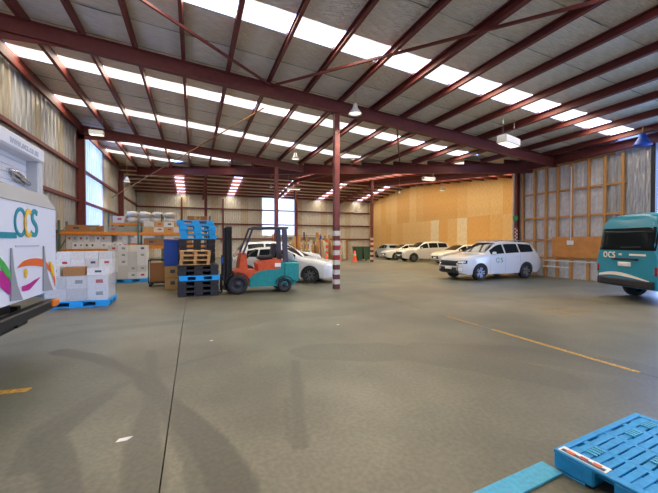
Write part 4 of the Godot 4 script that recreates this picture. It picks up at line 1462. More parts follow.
# ------------------------------------------------------------------ pallets
func plastic_pallet(label: String, m: Material, at: Vector3, turn := 0.0, group := "") -> Node3D:
	var t := thing("plastic_pallet", label, "pallet", at, turn, group)
	var s := S()
	for k in 9:                                           # deck of slats with gaps
		box(s, Vector3(0, 0.142, -0.5 + 0.05 + 0.1125 * k), Vector3(1.14, 0.03, 0.09), Basis(), 0.004)
	for x in [-0.54, 0.0, 0.54]:
		box(s, Vector3(x, 0.13, 0), Vector3(0.1, 0.02, 1.0))
	part(t, "deck", s, m)
	for x in [-0.5, 0.0, 0.5]:
		for z in [-0.43, 0.0, 0.43]:
			var f := S()
			box(f, Vector3(x * 0.93, 0.074, z), Vector3(0.24, 0.106, 0.14), Basis(), 0.012)
			part(t, "foot", f, m)
	for z in [-0.43, 0.0, 0.43]:
		var r := S()
		box(r, Vector3(0, 0.013, z), Vector3(1.14, 0.026, 0.13), Basis(), 0.004)
		part(t, "runner", r, m)
	return t

func wooden_pallet(label: String, at: Vector3, turn := 0.0, group := "") -> Node3D:
	var t := thing("wooden_pallet", label, "pallet", at, turn, group)
	for k in 5:
		var d := S()
		box(d, Vector3(0, 0.13, -0.45 + 0.225 * k), Vector3(0.86, 0.02, 0.12), Basis(), 0.003)
		part(t, "deck_board", d, M.timber_pale)
	for x in [-0.38, 0.0, 0.38]:
		var b := S()
		box(b, Vector3(x, 0.07, 0), Vector3(0.09, 0.1, 1.0), Basis(), 0.004)
		part(t, "bearer", b, M.timber)
	for k in 3:
		var d := S()
		box(d, Vector3(0, 0.01, -0.45 + 0.45 * k), Vector3(0.86, 0.02, 0.1), Basis(), 0.003)
		part(t, "base_board", d, M.timber_pale)
	return t

func build_pallets() -> void:
	var gf := "pallets of the stack on the forks"
	var base: Node3D
	var x := 0.12
	var uc := 11.78
	base = plastic_pallet("lowest black plastic pallet of the stack, carrying the forklift forks", M.pallet_black, P(x, uc, 0.0), 0.0, gf)
	for k in range(1, 6):
		if k == 3:
			plastic_pallet("single bright blue plastic pallet sandwiched in the black stack on the forks", M.pallet_sky, P(x + 0.03, uc, 0.158 * k + 0.001 * k), 0.02)
		else:
			again(base, P(x, uc, 0.158 * k + 0.001 * k), 0.0, "black plastic pallet, %s from the floor in the stack on the forks" % ORD[k])
	var gw := "wooden pallets on the black stack"
	var w: Node3D
	for k in 3:
		var at := P(x - 0.1, uc - 0.05, 0.96 + 0.142 * k)
		if k == 0: w = wooden_pallet("lowest pale wooden pallet lying on the black pallet stack", at, 0.0, gw)
		else: again(w, at, 0.03 * k, "pale wooden pallet, %s upward on the black pallet stack" % ORD[k])
	# stack behind: black below, bright blue on top
	var gb := "black pallets of the rear stack"
	var y := 0.0
	for k in 11:
		again(base, P(0.1, 13.2, y), 0.0, "black plastic pallet, %s from the floor in the tall stack under blue pallets" % ORD[k], gb)
		y += 0.159
	var gs := "blue pallets on the tall black stack"
	var bl: Node3D
	for k in 4:
		var at := P(0.1 + [0.04, 0.03, 0.0, -0.06][k], 13.2, y)
		var tn: float = [0.03, -0.02, 0.05, 0.02][k]
		if k == 0: bl = plastic_pallet("lowest of four bright blue plastic pallets on the tall black stack", M.pallet_sky, at, tn, gs)
		else: again(bl, at, tn, "bright blue plastic pallet, %s upward of four on the tall black stack" % ORD[k])
		y += 0.159
	big_pallet()

func big_pallet() -> void:
	var a := fl(555, 450, 0.15)
	var b := fl(638, 413, 0.15)
	var dir := (b - a).normalized()
	var L := 1.2
	var W := 1.0
	var turn := atan2(dir.y, dir.x)
	var t := thing("plastic_pallet", "large bright blue plastic pallet with slotted deck lying on the concrete", "pallet", P(a.x, a.y), turn)
	# local: x along the edge away from the corner, z towards the camera
	var m: Material = M.pallet_blue
	var H := 0.15
	var rim := S()
	box(rim, Vector3(L / 2, H - 0.011, 0.022), Vector3(L, 0.022, 0.044), Basis(), 0.004)
	box(rim, Vector3(L / 2, H - 0.011, W - 0.022), Vector3(L, 0.022, 0.044), Basis(), 0.004)
	box(rim, Vector3(0.03, H - 0.011, W / 2), Vector3(0.06, 0.022, W - 0.088), Basis(), 0.004)
	box(rim, Vector3(L - 0.03, H - 0.011, W / 2), Vector3(0.06, 0.022, W - 0.088), Basis(), 0.004)
	part(t, "deck_rim", rim, m)
	# long ribs of the deck with slots between them
	var n := 14
	for k in n:
		var z := 0.06 + (W - 0.12) * (k + 0.5) / n
		var r := S()
		var pw := (W - 0.12) / n - 0.014
		for seg in [[0.06, 0.30], [0.33, 0.58], [0.62, 0.87], [0.90, 1.14]]:
			box(r, Vector3((seg[0] + seg[1]) / 2, H - 0.012, z), Vector3(seg[1] - seg[0] + 0.03, 0.016, pw), Basis(), 0.002)
		part(t, "deck_rib", r, m)
	for x in [0.315, 0.6, 0.885]:
		var c := S()
		box(c, Vector3(x, H - 0.016, W / 2), Vector3(0.05, 0.02, W - 0.09), Basis(), 0.002)
		part(t, "cross_rib", c, m)
	# fine bars in the slots of the near half
	var fb := S()
	for k in 26:
		box(fb, Vector3(0.09 + 0.0405 * k, H - 0.03, W / 2), Vector3(0.008, 0.016, W - 0.1))
	part(t, "slot_bars", fb, m)
	var under := S()
	box(under, Vector3(L / 2, 0.108, W / 2), Vector3(L - 0.03, 0.006, W - 0.03))
	part(t, "deck_underside", under, m)
	# raised anti slip studs
	for k in [[0.18, 0.16], [0.72, 0.16], [0.45, 0.42], [0.98, 0.16]]:
		var st := S()
		for j in 4:
			box(st, Vector3(k[0] + 0.035 * j, H + 0.002, k[1]), Vector3(0.02, 0.008, 0.07), Basis(), 0.002)
		part(t, "grip_studs", st, M.plank_blue)
	for x in [0.11, 0.6, 1.09]:
		for z in [0.131, 0.5, 0.869]:
			var f := S()
			box(f, Vector3(x, 0.077, z), Vector3(0.22, 0.12, 0.26), Basis(), 0.012)
			part(t, "foot", f, m)
	for z in [0.13, 0.5, 0.87]:
		var r := S()
		box(r, Vector3(L / 2, 0.009, z), Vector3(L, 0.017, 0.16), Basis(), 0.004)
		part(t, "runner", r, m)
	# printed sticker near the corner
	var lb := S()
	box(lb, Vector3(0.06, H + 0.0015, 0.17), Vector3(0.08, 0.002, 0.3))
	var lab := part(t, "sticker", lb, M.white_plain, "printed sticker at the corner")
	var bx := S()
	box(bx, Vector3(0.045, H + 0.0032, 0.17), Vector3(0.035, 0.001, 0.27))
	part(lab, "print_band", bx, M.print_dark)
	for k in [[0.055, 0.09, "logo_orange"], [0.06, 0.17, "print_red"], [0.065, 0.25, "logo_orange"]]:
		var q := S()
		box(q, Vector3(k[0], H + 0.004, k[1]), Vector3(0.03, 0.001, 0.05))
		part(lab, "print_patch", q, M[k[2]])
	# loose blue plank on the floor
	var p0 := fl(466, 492)
	var pk := S()
	box(pk, Vector3(-0.44, 0.011, 0), Vector3(0.88, 0.02, 0.15), Basis(), 0.003)
	one("plank", pk, M.plank_blue, "weathered light blue plank lying on the floor against the blue pallet", "plank", P(a.x - 0.012, a.y + 0.0), turn + 0.0)

# ------------------------------------------------------------------ stored goods
const ORD := ["first", "second", "third", "fourth", "fifth", "sixth", "seventh", "eighth", "ninth", "tenth", "eleventh", "twelfth", "thirteenth", "fourteenth", "fifteenth", "sixteenth"]
var carton_meshes := {}

func carton(size: Vector3, m: Material, label: String, at: Vector3, group := "", turn := 0.0, print_it := 0, called := "carton") -> Node3D:
	var t := thing(called, label, "box", at, turn, group)
	var key := "%s" % size
	if not carton_meshes.has(key):
		var s := S()
		box(s, Vector3(0, size.y / 2, 0), size, Basis(), 0.006)
		var tp := S()
		box(tp, Vector3(0, size.y + 0.0005, 0), Vector3(size.x * 0.98, 0.002, 0.05))
		var pr := S()
		box(pr, Vector3(size.x * 0.1, size.y * 0.55, size.z / 2 + 0.001), Vector3(size.x * 0.36, size.y * 0.3, 0.002))
		carton_meshes[key] = [mesh_of(s), mesh_of(tp), mesh_of(pr)]
	put(t, "body", carton_meshes[key][0], m)
	put(t, "tape", carton_meshes[key][1], M.carton_tan)
	if print_it == 1: put(t, "printed_label", carton_meshes[key][2], M.print_dark)
	elif print_it == 2: put(t, "printed_label", carton_meshes[key][2], M.carton_grey)
	elif print_it == 3: put(t, "printed_label", carton_meshes[key][2], M.print_red)
	return t

func stack_cartons(x: float, u: float, y: float, nx: int, nu: int, ny: int, size: Vector3, label: String, group: String, mats: Array, sd: int, skip := 0.0) -> void:
	rng.seed = sd
	for j in ny:
		for i in nx:
			for k in nu:
				if j == ny - 1 and rng.randf() < skip: continue
				var p := P(x + (i + 0.5) * (size.x + 0.006), u + (k + 0.5) * (size.z + 0.006), y + j * (size.y + 0.002))
				var pr := 0
				if k == 0 or j == ny - 1: pr = [0, 1, 2, 0, 3, 2][rng.randi_range(0, 5)]
				var mk: String = mats[rng.randi_range(0, mats.size() - 1)]
				var full := "%s carton, %s, %s layer, %s from steel side wall, %s row" % [mk.split("_")[1], label, ORD[j], ORD[i], ["front", "rear"][k]]
				carton(size, M[mk], full, p + Vector3(rng.randf_range(-0.002, 0.002), 0, 0), group, 0.0, pr)

func film_shell(label: String, x0: float, x1: float, u0: float, u1: float, y0: float, y1: float) -> void:
	var s := S()
	var c := [P(x0, u0), P(x1, u0), P(x1, u1), P(x0, u1)]
	var mid := P((x0 + x1) / 2, (u0 + u1) / 2)
	var n := FastNoiseLite.new(); n.seed = 5; n.frequency = 2.0
	s.set_smooth_group(0)
	for i in 4:
		var a: Vector3 = c[i]
		var b: Vector3 = c[(i + 1) % 4]
		for k in 14:
			for j in 8:
				var q := []
				for e in [[0, 0], [1, 0], [1, 1], [0, 1]]:
					var v: Vector3 = a.lerp(b, (k + e[0]) / 14.0) + Vector3(0, lerpf(y0, y1, (j + e[1]) / 8.0), 0)
					var o := (v - mid) * Vector3(1, 0, 1)
					q.append(v + o.normalized() * 0.008 * n.get_noise_3dv(v * 2.2))
				quad_o(s, q[0], q[1], q[2], q[3], (a + b) / 2 - mid)
	one("shrink_wrap", s, M.film, label, "wrap")

func build_goods() -> void:
	# near load beside the truck, wrapped, on a blue pallet
	var p := plastic_pallet("blue plastic pallet under the shrink wrapped cartons beside the white truck", M.pallet_sky, P(-2.78, 11.0))
	p.scale = Vector3(1.22, 1, 1.05)
	stack_cartons(-3.44, 10.52, 0.16, 3, 2, 2, Vector3(0.44, 0.31, 0.5), "shrink wrapped load", "cartons of the wrapped load", ["carton_white_0", "carton_white_1", "carton_white_2"], 3)
	film_shell("clear shrink wrap around the white cartons beside the white truck", -3.47, -2.08, 10.49, 11.56, 0.17, 0.8)
	stack_cartons(-3.36, 11.06, 0.79, 4, 1, 3, Vector3(0.31, 0.2, 0.42), "small boxes on wrapped load", "small cartons on the wrapped load", ["carton_white_0", "carton_white_2", "carton_white_1"], 6, 0.3)
	carton(Vector3(0.46, 0.22, 0.34), M.carton_brown, "brown carton lying on the aisle edge of the wrapped load", P(-2.86, 10.78, 0.79), "", 0.1)
	carton(Vector3(0.42, 0.18, 0.34), M.carton_white_2, "white carton beside the brown carton on the wrapped load", P(-2.36, 10.8, 0.79), "", -0.06, 1)
	carton(Vector3(0.3, 0.24, 0.34), M.carton_white_0, "white carton at the truck end of the wrapped load top", P(-3.31, 10.8, 0.79), "", 0.05, 2)
	# second load behind the first
	again(p, P(-4.2, 13.6), 0.0, "blue plastic pallet under the loose white cartons by the rack")
	stack_cartons(-4.9, 13.05, 0.16, 4, 2, 4, Vector3(0.36, 0.28, 0.5), "loose stack before rack end", "loose stack by the rack", ["carton_white_0", "carton_white_1", "carton_white_2"], 12, 0.2)
	# white boxes before the rack
	again(p, P(-2.5, 16.65), 0.0, "blue plastic pallet under the white cartons in front of the orange rack")
	stack_cartons(-3.2, 16.13, 0.16, 4, 2, 5, Vector3(0.335, 0.27, 0.5), "tall stack before rack", "tall carton stack before the rack", ["carton_white_0", "carton_white_1", "carton_white_2", "carton_white_0"], 9, 0.15)
	# pallet rack
	var r := thing("pallet_rack", "long pallet rack with orange beams and grey green uprights", "rack", P(0, 17.5))
	for x in [-5.2, -2.3, 0.5]:
		for z in [0.0, -0.95]:
			var s := S()
			cbeam(s, Vector3(x, 0, z), Vector3(x, 2.55, z), 0.08, 0.08, Vector3.RIGHT)
			part(r, "upright", s, M.rack_upright)
		var b := S()
		for k in 4:
			bar(b, Vector3(x, 0.2 + 0.55 * k, 0.0), Vector3(x, 0.75 + 0.55 * k, -0.95), 0.03, 0.03)
		part(r, "frame_brace", b, M.rack_upright)
	for bay in [[-5.2, -2.3, 1.28], [-2.3, 0.5, 1.42]]:
		for h in [bay[2], 2.02]:
			for z in [0.03, -0.98]:
				var s := S()
				box(s, Vector3((bay[0] + bay[1]) / 2, h, z), Vector3(bay[1] - bay[0] - 0.08, 0.13, 0.05), Basis(), 0.006)
				part(r, "beam", s, M.orange)
			for k in 9:
				var s := S()
				box(s, Vector3(bay[0] + 0.25 + 0.29 * k, h + 0.055, -0.475), Vector3(0.22, 0.018, 0.95))
				part(r, "shelf_board", s, M.timber_pale)
	# goods on the rack
	stack_cartons(-5.0, 17.6, 1.352, 11, 2, 2, Vector3(0.2, 0.29, 0.4), "low rack shelf bay one", "cartons on the lower rack shelf", ["carton_white_0", "carton_white_1", "carton_white_2"], 15, 0.1)
	stack_cartons(-2.1, 17.6, 1.492, 4, 2, 1, Vector3(0.5, 0.3, 0.4), "low rack shelf bay two", "tan cartons on the lower rack shelf", ["carton_tan", "carton_brown", "carton_white_1"], 16)
	stack_cartons(-5.0, 17.6, 2.092, 2, 2, 1, Vector3(0.6, 0.28, 0.4), "top rack shelf end", "brown cartons on the top rack shelf", ["carton_brown", "carton_tan"], 17)
	stack_cartons(-3.5, 17.6, 2.092, 3, 2, 1, Vector3(0.36, 0.22, 0.4), "top rack shelf middle", "grey cartons on the top rack shelf", ["carton_grey"], 18)
	stack_cartons(-2.1, 17.6, 2.092, 5, 2, 2, Vector3(0.4, 0.24, 0.4), "top rack shelf by pallets", "mixed cartons on the top rack shelf", ["carton_tan", "carton_white_0", "carton_white_1"], 19, 0.3)
	# bales on a second rack further back
	var r2 := thing("pallet_rack", "tall orange beam rack far back before the cream steel wall", "rack", P(0, 24.5))
	for x in [-4.8, -1.9, 1.0]:
		for z in [0.0, -0.95]:
			var s := S()
			cbeam(s, Vector3(x, 0, z), Vector3(x, 3.4, z), 0.08, 0.08, Vector3.RIGHT)
			part(r2, "upright", s, M.rack_upright)
	for h in [1.5, 2.75]:
		for z in [0.03, -0.98]:
			for bx in [-3.35, -0.45]:
				var s := S()
				box(s, Vector3(bx, h, z), Vector3(2.82, 0.12, 0.05), Basis(), 0.006)
				part(r2, "beam", s, M.orange)
		for k in 18:
			var s := S()
			box(s, Vector3(-4.6 + 0.32 * k, h + 0.07, -0.475), Vector3(0.26, 0.02, 0.95))
			part(r2, "shelf_board", s, M.timber_pale)
	stack_cartons(-0.4, 24.55, 2.832, 3, 2, 2, Vector3(0.4, 0.26, 0.4), "far rack top shelf", "tan cartons on the far rack", ["carton_tan", "carton_brown"], 22)
	stack_cartons(-4.6, 24.55, 2.832, 1, 2, 1, Vector3(0.6, 0.4, 0.4), "far rack top end", "white cartons on the far rack", ["carton_white_1"], 24)
	rng.seed = 31
	for k in 8:
		var s := S()
		lathe(s, [Vector2(0, 0), Vector2(0.26, 0.02), Vector2(0.33, 0.12), Vector2(0.34, 0.22), Vector2(0.28, 0.33), Vector2(0.1, 0.37), Vector2(0, 0.37)], Transform3D(Basis.from_scale(Vector3(1.0, 1, 1.25)), Vector3.ZERO), 14)
		one("wrapped_bale", s, M.carton_white_1, "pale wrapped bale, %s layer, %s from steel side wall, far rack top shelf" % [ORD[k / 4], ORD[k % 4]], "bale", P(-3.6 + 0.72 * (k % 4), 24.98, 2.832 + 0.37 * (k / 4)), rng.randf() * 0.2, "bales on the far rack")
	stack_cartons(-4.6, 24.55, 1.582, 9, 2, 2, Vector3(0.56, 0.34, 0.4), "far rack middle shelf", "middle shelf of the far rack", ["carton_white_1", "carton_white_0", "carton_grey"], 26, 0.2)
	# brown bin in a cage trolley
	var t := thing("cage_trolley", "dark wheeled trolley holding a brown box beside the carton stack", "trolley", P(-1.2, 14.6))
	var fr := S()
	for x in [-0.36, 0.36]:
		for z in [-0.3, 0.3]:
			bar(fr, Vector3(x, 0.12, z), Vector3(x, 0.98, z), 0.03, 0.03, Vector3.RIGHT)
	for y in [0.14, 0.98]:
		for z in [-0.3, 0.3]:
			bar(fr, Vector3(-0.36, y, z), Vector3(0.36, y, z), 0.03, 0.03)
		for x in [-0.36, 0.36]:
			bar(fr, Vector3(x, y, -0.3), Vector3(x, y, 0.3), 0.03, 0.03)
	part(t, "frame", fr, M.dark_steel)
	var pb := S()
	box(pb, Vector3(0, 0.17, 0), Vector3(0.7, 0.03, 0.58))
	part(t, "tray", pb, M.dark_steel)
	for x in [-0.3, 0.3]:
		for z in [-0.24, 0.24]:
			var w := S()
			cyl(w, Vector3(x, 0.06, z - 0.02), Vector3(x, 0.06, z + 0.02), 0.06, 14)
			part(t, "wheel", w, M.rubber)
	carton(Vector3(0.64, 0.7, 0.5), M.carton_brown, "large brown carton standing in the cage trolley", P(-1.2, 14.6, 0.188), "", 0.0)
	# blue panel bin on cartons
	stack_cartons(-0.955, 13.35, 0.0, 1, 1, 2, Vector3(0.42, 0.4, 0.5), "under dark blue bin", "cartons under the blue bin", ["carton_brown", "carton_tan"], 41)
	var bb := thing("storage_bin", "dark blue plastic bin standing on brown cartons beside the pallet stacks", "bin", P(-0.745, 13.6, 0.806))
	var bs := S()
	box(bs, Vector3(0, 0.44, 0), Vector3(0.46, 0.88, 0.46), Basis(), 0.02)
	part(bb, "body", bs, M.bin_blue)
	var lip := S()
	box(lip, Vector3(0, 0.895, 0), Vector3(0.49, 0.05, 0.5), Basis(), 0.01)
	part(bb, "lid", lip, M.bin_blue)

func build_far_goods() -> void:
	rng.seed = 51
	# timber and card lengths leaning in a rack at the far end, cones, bins
	for k in 16:
		var x := 8.2 + 0.36 * k + rng.randf_range(-0.08, 0.08)
		var h := rng.randf_range(1.7, 2.7)
		var s := S()
		box(s, Vector3(0, h / 2, 0), Vector3(rng.randf_range(0.14, 0.28), h, rng.randf_range(0.05, 0.14)), Basis(Vector3.RIGHT, -0.06), 0.006)
		one("timber_length", s, [M.timber_pale, M.carton_tan, M.timber, M.print_dark, M.carton_tan, M.carton_white_1, M.carton_brown, M.timber_pale, M.bin_blue][k % 9], "upright length of stored material in the far stores, %s from the striped post" % ORD[15 - k], "timber", P(x, 30.4 + rng.randf_range(0.0, 0.5), 0.0), rng.randf_range(-0.15, 0.15), "timber lengths in the far stores")
	for k in 12:
		var s := S()
		var h := rng.randf_range(1.3, 2.0)
		lathe(s, [Vector2(0, 0), Vector2(0.09, 0), Vector2(0.1, 0.01), Vector2(0.1, h - 0.01), Vector2(0.09, h), Vector2(0.07, h), Vector2(0.07, h - 0.05), Vector2(0, h - 0.05)], Transform3D(), 14)
		one("cardboard_tube", s, [M.carton_tan, M.timber_pale, M.carton_white_1, M.carton_tan, M.carton_brown][k % 5], "upright cardboard tube in the far stores, %s from the plain ridge post" % ORD[k], "tube", P(9.0 + 0.27 * k + rng.randf_range(-0.02, 0.02), 29.5 + rng.randf_range(-0.15, 0.15)), 0.0, "cardboard tubes in the far stores")
	for k in 4:
		var s := S()
		var x: float = [10.5, 11.35, 12.6, 12.9][k]
		var u: float = [27.8, 27.2, 26.6, 27.4][k]
		var t := thing("traffic_cone", "orange traffic cone, %s from the far striped post" % ORD[3 - k], "cone", P(x, u), 0.0, "traffic cones at the far post")
		lathe(s, [Vector2(0.17, 0.03), Vector2(0.15, 0.06), Vector2(0.04, 0.9), Vector2(0.0, 0.9)], Transform3D(), 16)
		part(t, "cone_body", s, M.cone_orange)
		var b := S()
		box(b, Vector3(0, 0.016, 0), Vector3(0.4, 0.03, 0.4), Basis(), 0.006)
		part(t, "base", b, M.cone_orange)
		var c := S()
		lathe(c, [Vector2(0.098, 0.5), Vector2(0.078, 0.66)], Transform3D(), 16)
		part(t, "reflective_band", c, M.stripe_white, "white band")
	for k in 3:
		var t := thing("hazard_board", "tall orange and white hazard board, %s from the far striped post" % ORD[2 - k], "board", P([10.9, 11.8, 12.1][k], 28.8), 0.0, "hazard boards in the far stores")
		for j in 7:
			var s := S()
			box(s, Vector3(0, 0.15 + 0.27 * j, 0), Vector3(0.24, 0.27, 0.04))
			part(t, "stripe", s, M.stripe_white if j % 2 else M.cone_orange)
	for k in 2:
		var t := thing("wheelie_bin", ["dark green wheeled bin just behind the far striped post", "dark green wheeled bin between another green bin and plywood wall"][k], "bin", P(13.6 + 0.75 * k, 28.2), 0.0, "green bins beside the far post")
		var s := S()
		prism(s, PackedVector2Array([Vector2(-0.28, 0.1), Vector2(0.28, 0.1), Vector2(0.34, 1.2), Vector2(-0.34, 1.2)]), 0.7, Transform3D(Basis(), Vector3(0, 0, -0.35)))
		part(t, "body", s, M.green_bin)
		var l := S()
		box(l, Vector3(0, 1.23, 0), Vector3(0.72, 0.05, 0.78), Basis(), 0.015)
		part(t, "lid", l, M.green_bin)
		for sg in [-1.0, 1.0]:
			var w := S()
			cyl(w, Vector3(sg * 0.22, 0.1, -0.3), Vector3(sg * 0.3, 0.1, -0.3), 0.1, 14)
			part(t, "wheel", w, M.rubber)
	# shelving with cartons behind
	var sh := thing("storage_shelf", "open tan shelf unit loaded with cartons before the back wall", "shelf", P(9.6, 33.5))
	for x in [-2.4, 0.0, 2.4]:
		for z in [0.0, -0.6]:
			var s := S()
			bar(s, Vector3(x, 0, z), Vector3(x, 2.5, z), 0.07, 0.07, Vector3.RIGHT)
			part(sh, "upright", s, M.orange)
	for h in [0.3, 1.0, 1.7, 2.3]:
		var s := S()
		box(s, Vector3(0, h, -0.3), Vector3(4.8, 0.05, 0.6))
		part(sh, "shelf_board", s, M.timber_pale)
	for h in [0.326, 1.026, 1.726]:
		stack_cartons(7.3, 33.545, h, 7, 1, 1, Vector3(0.6, 0.42, 0.5), ["shelf unit low board", "shelf unit second board", "shelf unit third board"][int(h / 0.7)], "cartons on the tan shelf unit", ["carton_tan", "carton_white_1", "carton_brown", "carton_grey"], int(h * 100))
	# red stacked crates at the foot of the plywood wall
	for k in 3:
		var s := S()
		box(s, Vector3(0, 0.3, 0), Vector3(0.45, 0.6, 0.4), Basis(), 0.02)
		one("crate", s, M.print_red, "red crate at the far corner, %s from the plywood wall" % ORD[2 - k], "crate", P(18.6 + 0.6 * k, 38.3), 0.0, "red crates in the far corner")
	# white board by the timber wall
	var wb := S()
	box(wb, Vector3(0, 0.75, 0), Vector3(0.03, 0.75, 0.7), Basis(Vector3.FORWARD, 0.05), 0.004)
	box(wb, Vector3(0.0, 0.19, 0.25), Vector3(0.03, 0.38, 0.04)); box(wb, Vector3(0.0, 0.19, -0.25), Vector3(0.03, 0.38, 0.04))
	one("notice_board", wb, M.white_plain, "blank white board standing against the timber wall behind the wagon", "board", P(15.5, 12.9))
	var sg := S()
	box(sg, Vector3.ZERO, Vector3(0.02, 0.24, 0.3), Basis(), 0.004)
	one("exit_sign", sg, M.green_sign, "small green sign on the maroon column beside the plywood wall", "sign", P(15.528, 13.45, 2.88))

# ------------------------------------------------------------------ lamps
func bay_lamp(px: float, py: float, x: float, u: float, h: float, top: float, glow: Material, e: float, c: Color, label: String, size := 1.0) -> void:
	var t := thing("high_bay_lamp", label, "lamp", P(x, u, h))
	var s := S()
	lathe(s, [Vector2(0.0, 0.34), Vector2(0.07, 0.34), Vector2(0.09, 0.2), Vector2(0.13, 0.14), Vector2(0.24, 0.0), Vector2(0.225, 0.0), Vector2(0.12, 0.12), Vector2(0.0, 0.13)], Transform3D(Basis.from_scale(Vector3(size, size, size)), Vector3.ZERO), 20)
	part(t, "lamp_shade", s, M.grey_light)
	var g := S()
	lathe(g, [Vector2(0.0, 0.015), Vector2(0.2, 0.03), Vector2(0.2, 0.035), Vector2(0.0, 0.035)], Transform3D(Basis.from_scale(Vector3(size, size, size)), Vector3.ZERO), 18)
	part(t, "lamp_diffuser", g, glow)
	var r := S()
	cyl(r, Vector3(0, 0.33 * size, 0), Vector3(0, top - h, 0), 0.012, 8)
	part(t, "suspension_rod", r, M.timber)
	if e > 0.0:
		var l := SpotLight3D.new()
		l.name = "lamp_light"
		l.light_energy = e
		l.light_color = c
		l.spot_angle = 75.0
		l.spot_range = 40.0
		l.spot_attenuation = 2.0
		l.light_size = 0.15
		l.shadow_enabled = true
		t.add_child(l, true)
		l.position = Vector3(0, -0.02, 0)
		l.rotation.x = -PI / 2

func box_lamp(x: float, u: float, h: float, top: float, size: Vector3, label: String, turn := 0.0) -> void:
	var t := thing("box_lamp", label, "lamp", P(x, u, h), turn)
	var s := S()
	box(s, Vector3.ZERO, size, Basis(), 0.015)
	part(t, "housing", s, M.grey_light)
	var g := S()
	box(g, Vector3(0, -size.y / 2 - 0.006, 0), Vector3(size.x * 0.92, 0.012, size.z * 0.85), Basis(), 0.002)
	part(t, "lamp_diffuser", g, M.lamp_glow)
	for sx in [-0.4, 0.4]:
		var r := S()
		cyl(r, Vector3(size.x * sx, size.y / 2, 0), Vector3(size.x * sx, top - h, 0), 0.008, 6)
		part(t, "hanger", r, M.steel)

func build_lamps() -> void:
	var day := Color(1, 0.95, 0.86)
	bay_lamp(355, 105, 5.02, 10.6, 5.9, 6.6, M.lamp_glow, LAMP, day, "bell shaped bay lamp hanging before the main rafter above the striped post")
	bay_lamp(296, 160, 5.0, 17.9, 6.0, 6.7, M.lamp_glow, LAMP, day, "bell shaped bay lamp hanging between the two rafters")
	bay_lamp(127, 182, -4.1, 26.3, 5.6, 7.3, M.lamp_glow, LAMP, day, "bell shaped bay lamp hanging on a long rod near the blue translucent sheets")
	bay_lamp(178, 197, -1.3, 33.9, 5.75, 7.2, M.lamp_glow, LAMP * 2.5, day, "glowing bay lamp low under the dark far roof above the far rack")
	bay_lamp(262, 186, 5.9, 28.5, 6.1, 7.2, M.lamp_glow, LAMP * 2.5, day, "small glowing bay lamp under the dark far roof above the white cars", 0.6)
	bay_lamp(442, 191, 17.0, 21.0, 5.4, 6.5, M.lamp_glow_warm, LAMP * 1.6, Color(1, 0.84, 0.55), "warm glowing bay lamp beside the plywood wall")
	bay_lamp(399, 192, 15.9, 25.0, 5.7, 6.9, M.lamp_glow, LAMP * 2.0, Color(1, 0.88, 0.66), "small glowing bay lamp over the parked sport utility car", 0.6)
	bay_lamp(330, 200, 12.5, 34.5, 5.8, 7.2, M.lamp_glow, LAMP * 2.5, day, "bay lamp added near the back wall above the tan shelf to brighten the far end", 0.8)  # added lamp, brightens the back wall
	box_lamp(10.5, 9.4, 5.25, 6.1, Vector3(1.05, 0.26, 0.36), "long white box lamp hanging near the timber framed wall", 0.3)
	box_lamp(14.2, 18.9, 5.75, 6.1, Vector3(0.9, 0.16, 0.3), "white box lamp under the roof edge near the plywood wall")
	box_lamp(-4.3, 19.6, 6.85, 7.6, Vector3(0.6, 0.2, 0.3), "short white box lamp high beside the maroon wall column")
	box_lamp(7.4, 27.0, 5.9, 6.95, Vector3(1.1, 0.14, 0.3), "thin white box lamp under the far roof above the parked hatchbacks")
	# blue fixture at the end of the timber wall
	var t := thing("blue_fixture", "blue bell shaped fixture hung on a rope at the end of the timber framed wall", "fixture", P(15.1, 7.75, 5.12))
	var s := S()
	lathe(s, [Vector2(0, 0.46), Vector2(0.08, 0.45), Vector2(0.12, 0.3), Vector2(0.26, 0.06), Vector2(0.28, 0.0), Vector2(0, 0.02)], Transform3D(), 18)
	part(t, "shell", s, M.bin_blue)
	var r := S()
	cyl(r, Vector3(0, 0.44, 0), Vector3(0.02, 0.72, 0), 0.02, 8)
	part(t, "rope", r, M.carton_tan)

const SKYLIGHT := 3.0
const LAMP := 14.0

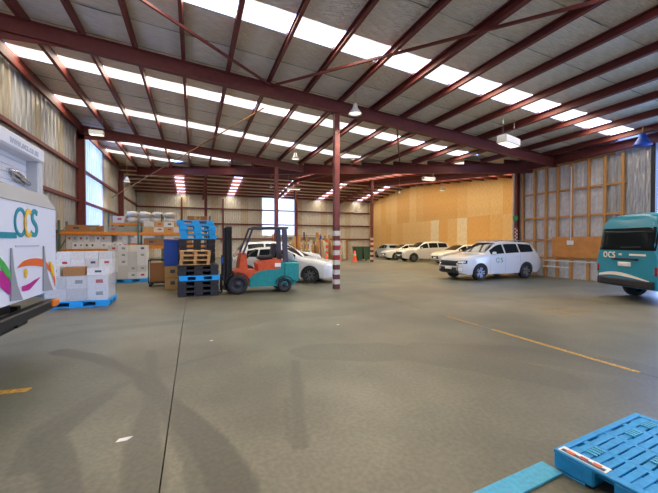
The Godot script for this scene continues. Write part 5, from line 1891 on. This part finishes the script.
func _ready() -> void:
	var cam := Camera3D.new()
	cam.name = "camera"
	cam.fov = rad_to_deg(2.0 * atan(246.5 / 350.0))
	cam.near = 0.05
	cam.far = 400.0
	add_child(cam)
	cam.position = Vector3(0, 1.65, 0)
	cam.rotation = Vector3(-atan(4.5 / 350.0), -TURN, 0)
	cam.current = true
	var env := WorldEnvironment.new()
	env.name = "environment"
	var e := Environment.new()
	e.background_mode = Environment.BG_SKY
	var sm := ProceduralSkyMaterial.new()
	sm.sky_top_color = Color(0.56, 0.7, 1.0)
	sm.sky_horizon_color = Color(0.66, 0.77, 1.0)
	sm.ground_bottom_color = Color(0.4, 0.42, 0.44)
	sm.ground_horizon_color = Color(0.7, 0.75, 0.8)
	sm.sky_energy_multiplier = 1.0
	var sky := Sky.new()
	sky.sky_material = sm
	e.sky = sky
	e.background_energy_multiplier = 14.0
	e.tonemap_mode = Environment.TONE_MAPPER_LINEAR
	e.tonemap_exposure = 0.93
	e.sdfgi_enabled = true
	e.ssao_enabled = true
	e.ssil_enabled = true
	env.environment = e
	add_child(env)
	make_materials()
	sheet_mesh_low = sheet_mesh(0.8, 2.4)
	sheet_mesh_high = sheet_mesh(0.8, 4.3)
	build_floor()
	build_roof()
	build_walls()
	striped_post(4.67, 11.4, roof_h(4.67) - 0.67, 0.19, "maroon steel post with red and white striped foot under the main rafter", 2.2, 0.17)
	striped_post(4.67, 21.0, roof_h(4.67) - 0.67, 0.22, "plain maroon steel post under the second rafter behind the white cars", 0.0, 0.0)
	striped_post(13.7, 25.7, 6.75, 0.2, "maroon steel post with red and white striped foot near the plywood wall", 2.0, 0.2)
	striped_post(0.94, 31.4, 7.3, 0.22, "plain maroon post under the ridge beam above the blue pallets", 0.0, 0.0)
	striped_post(8.8, 31.4, 7.3, 0.22, "plain maroon post under the ridge beam behind the timber lengths", 0.0, 0.0)
	build_cars()
	build_truck()
	build_forklift()
	build_pallets()
	build_goods()
	build_far_goods()
	build_lamps()
	floor_marks()
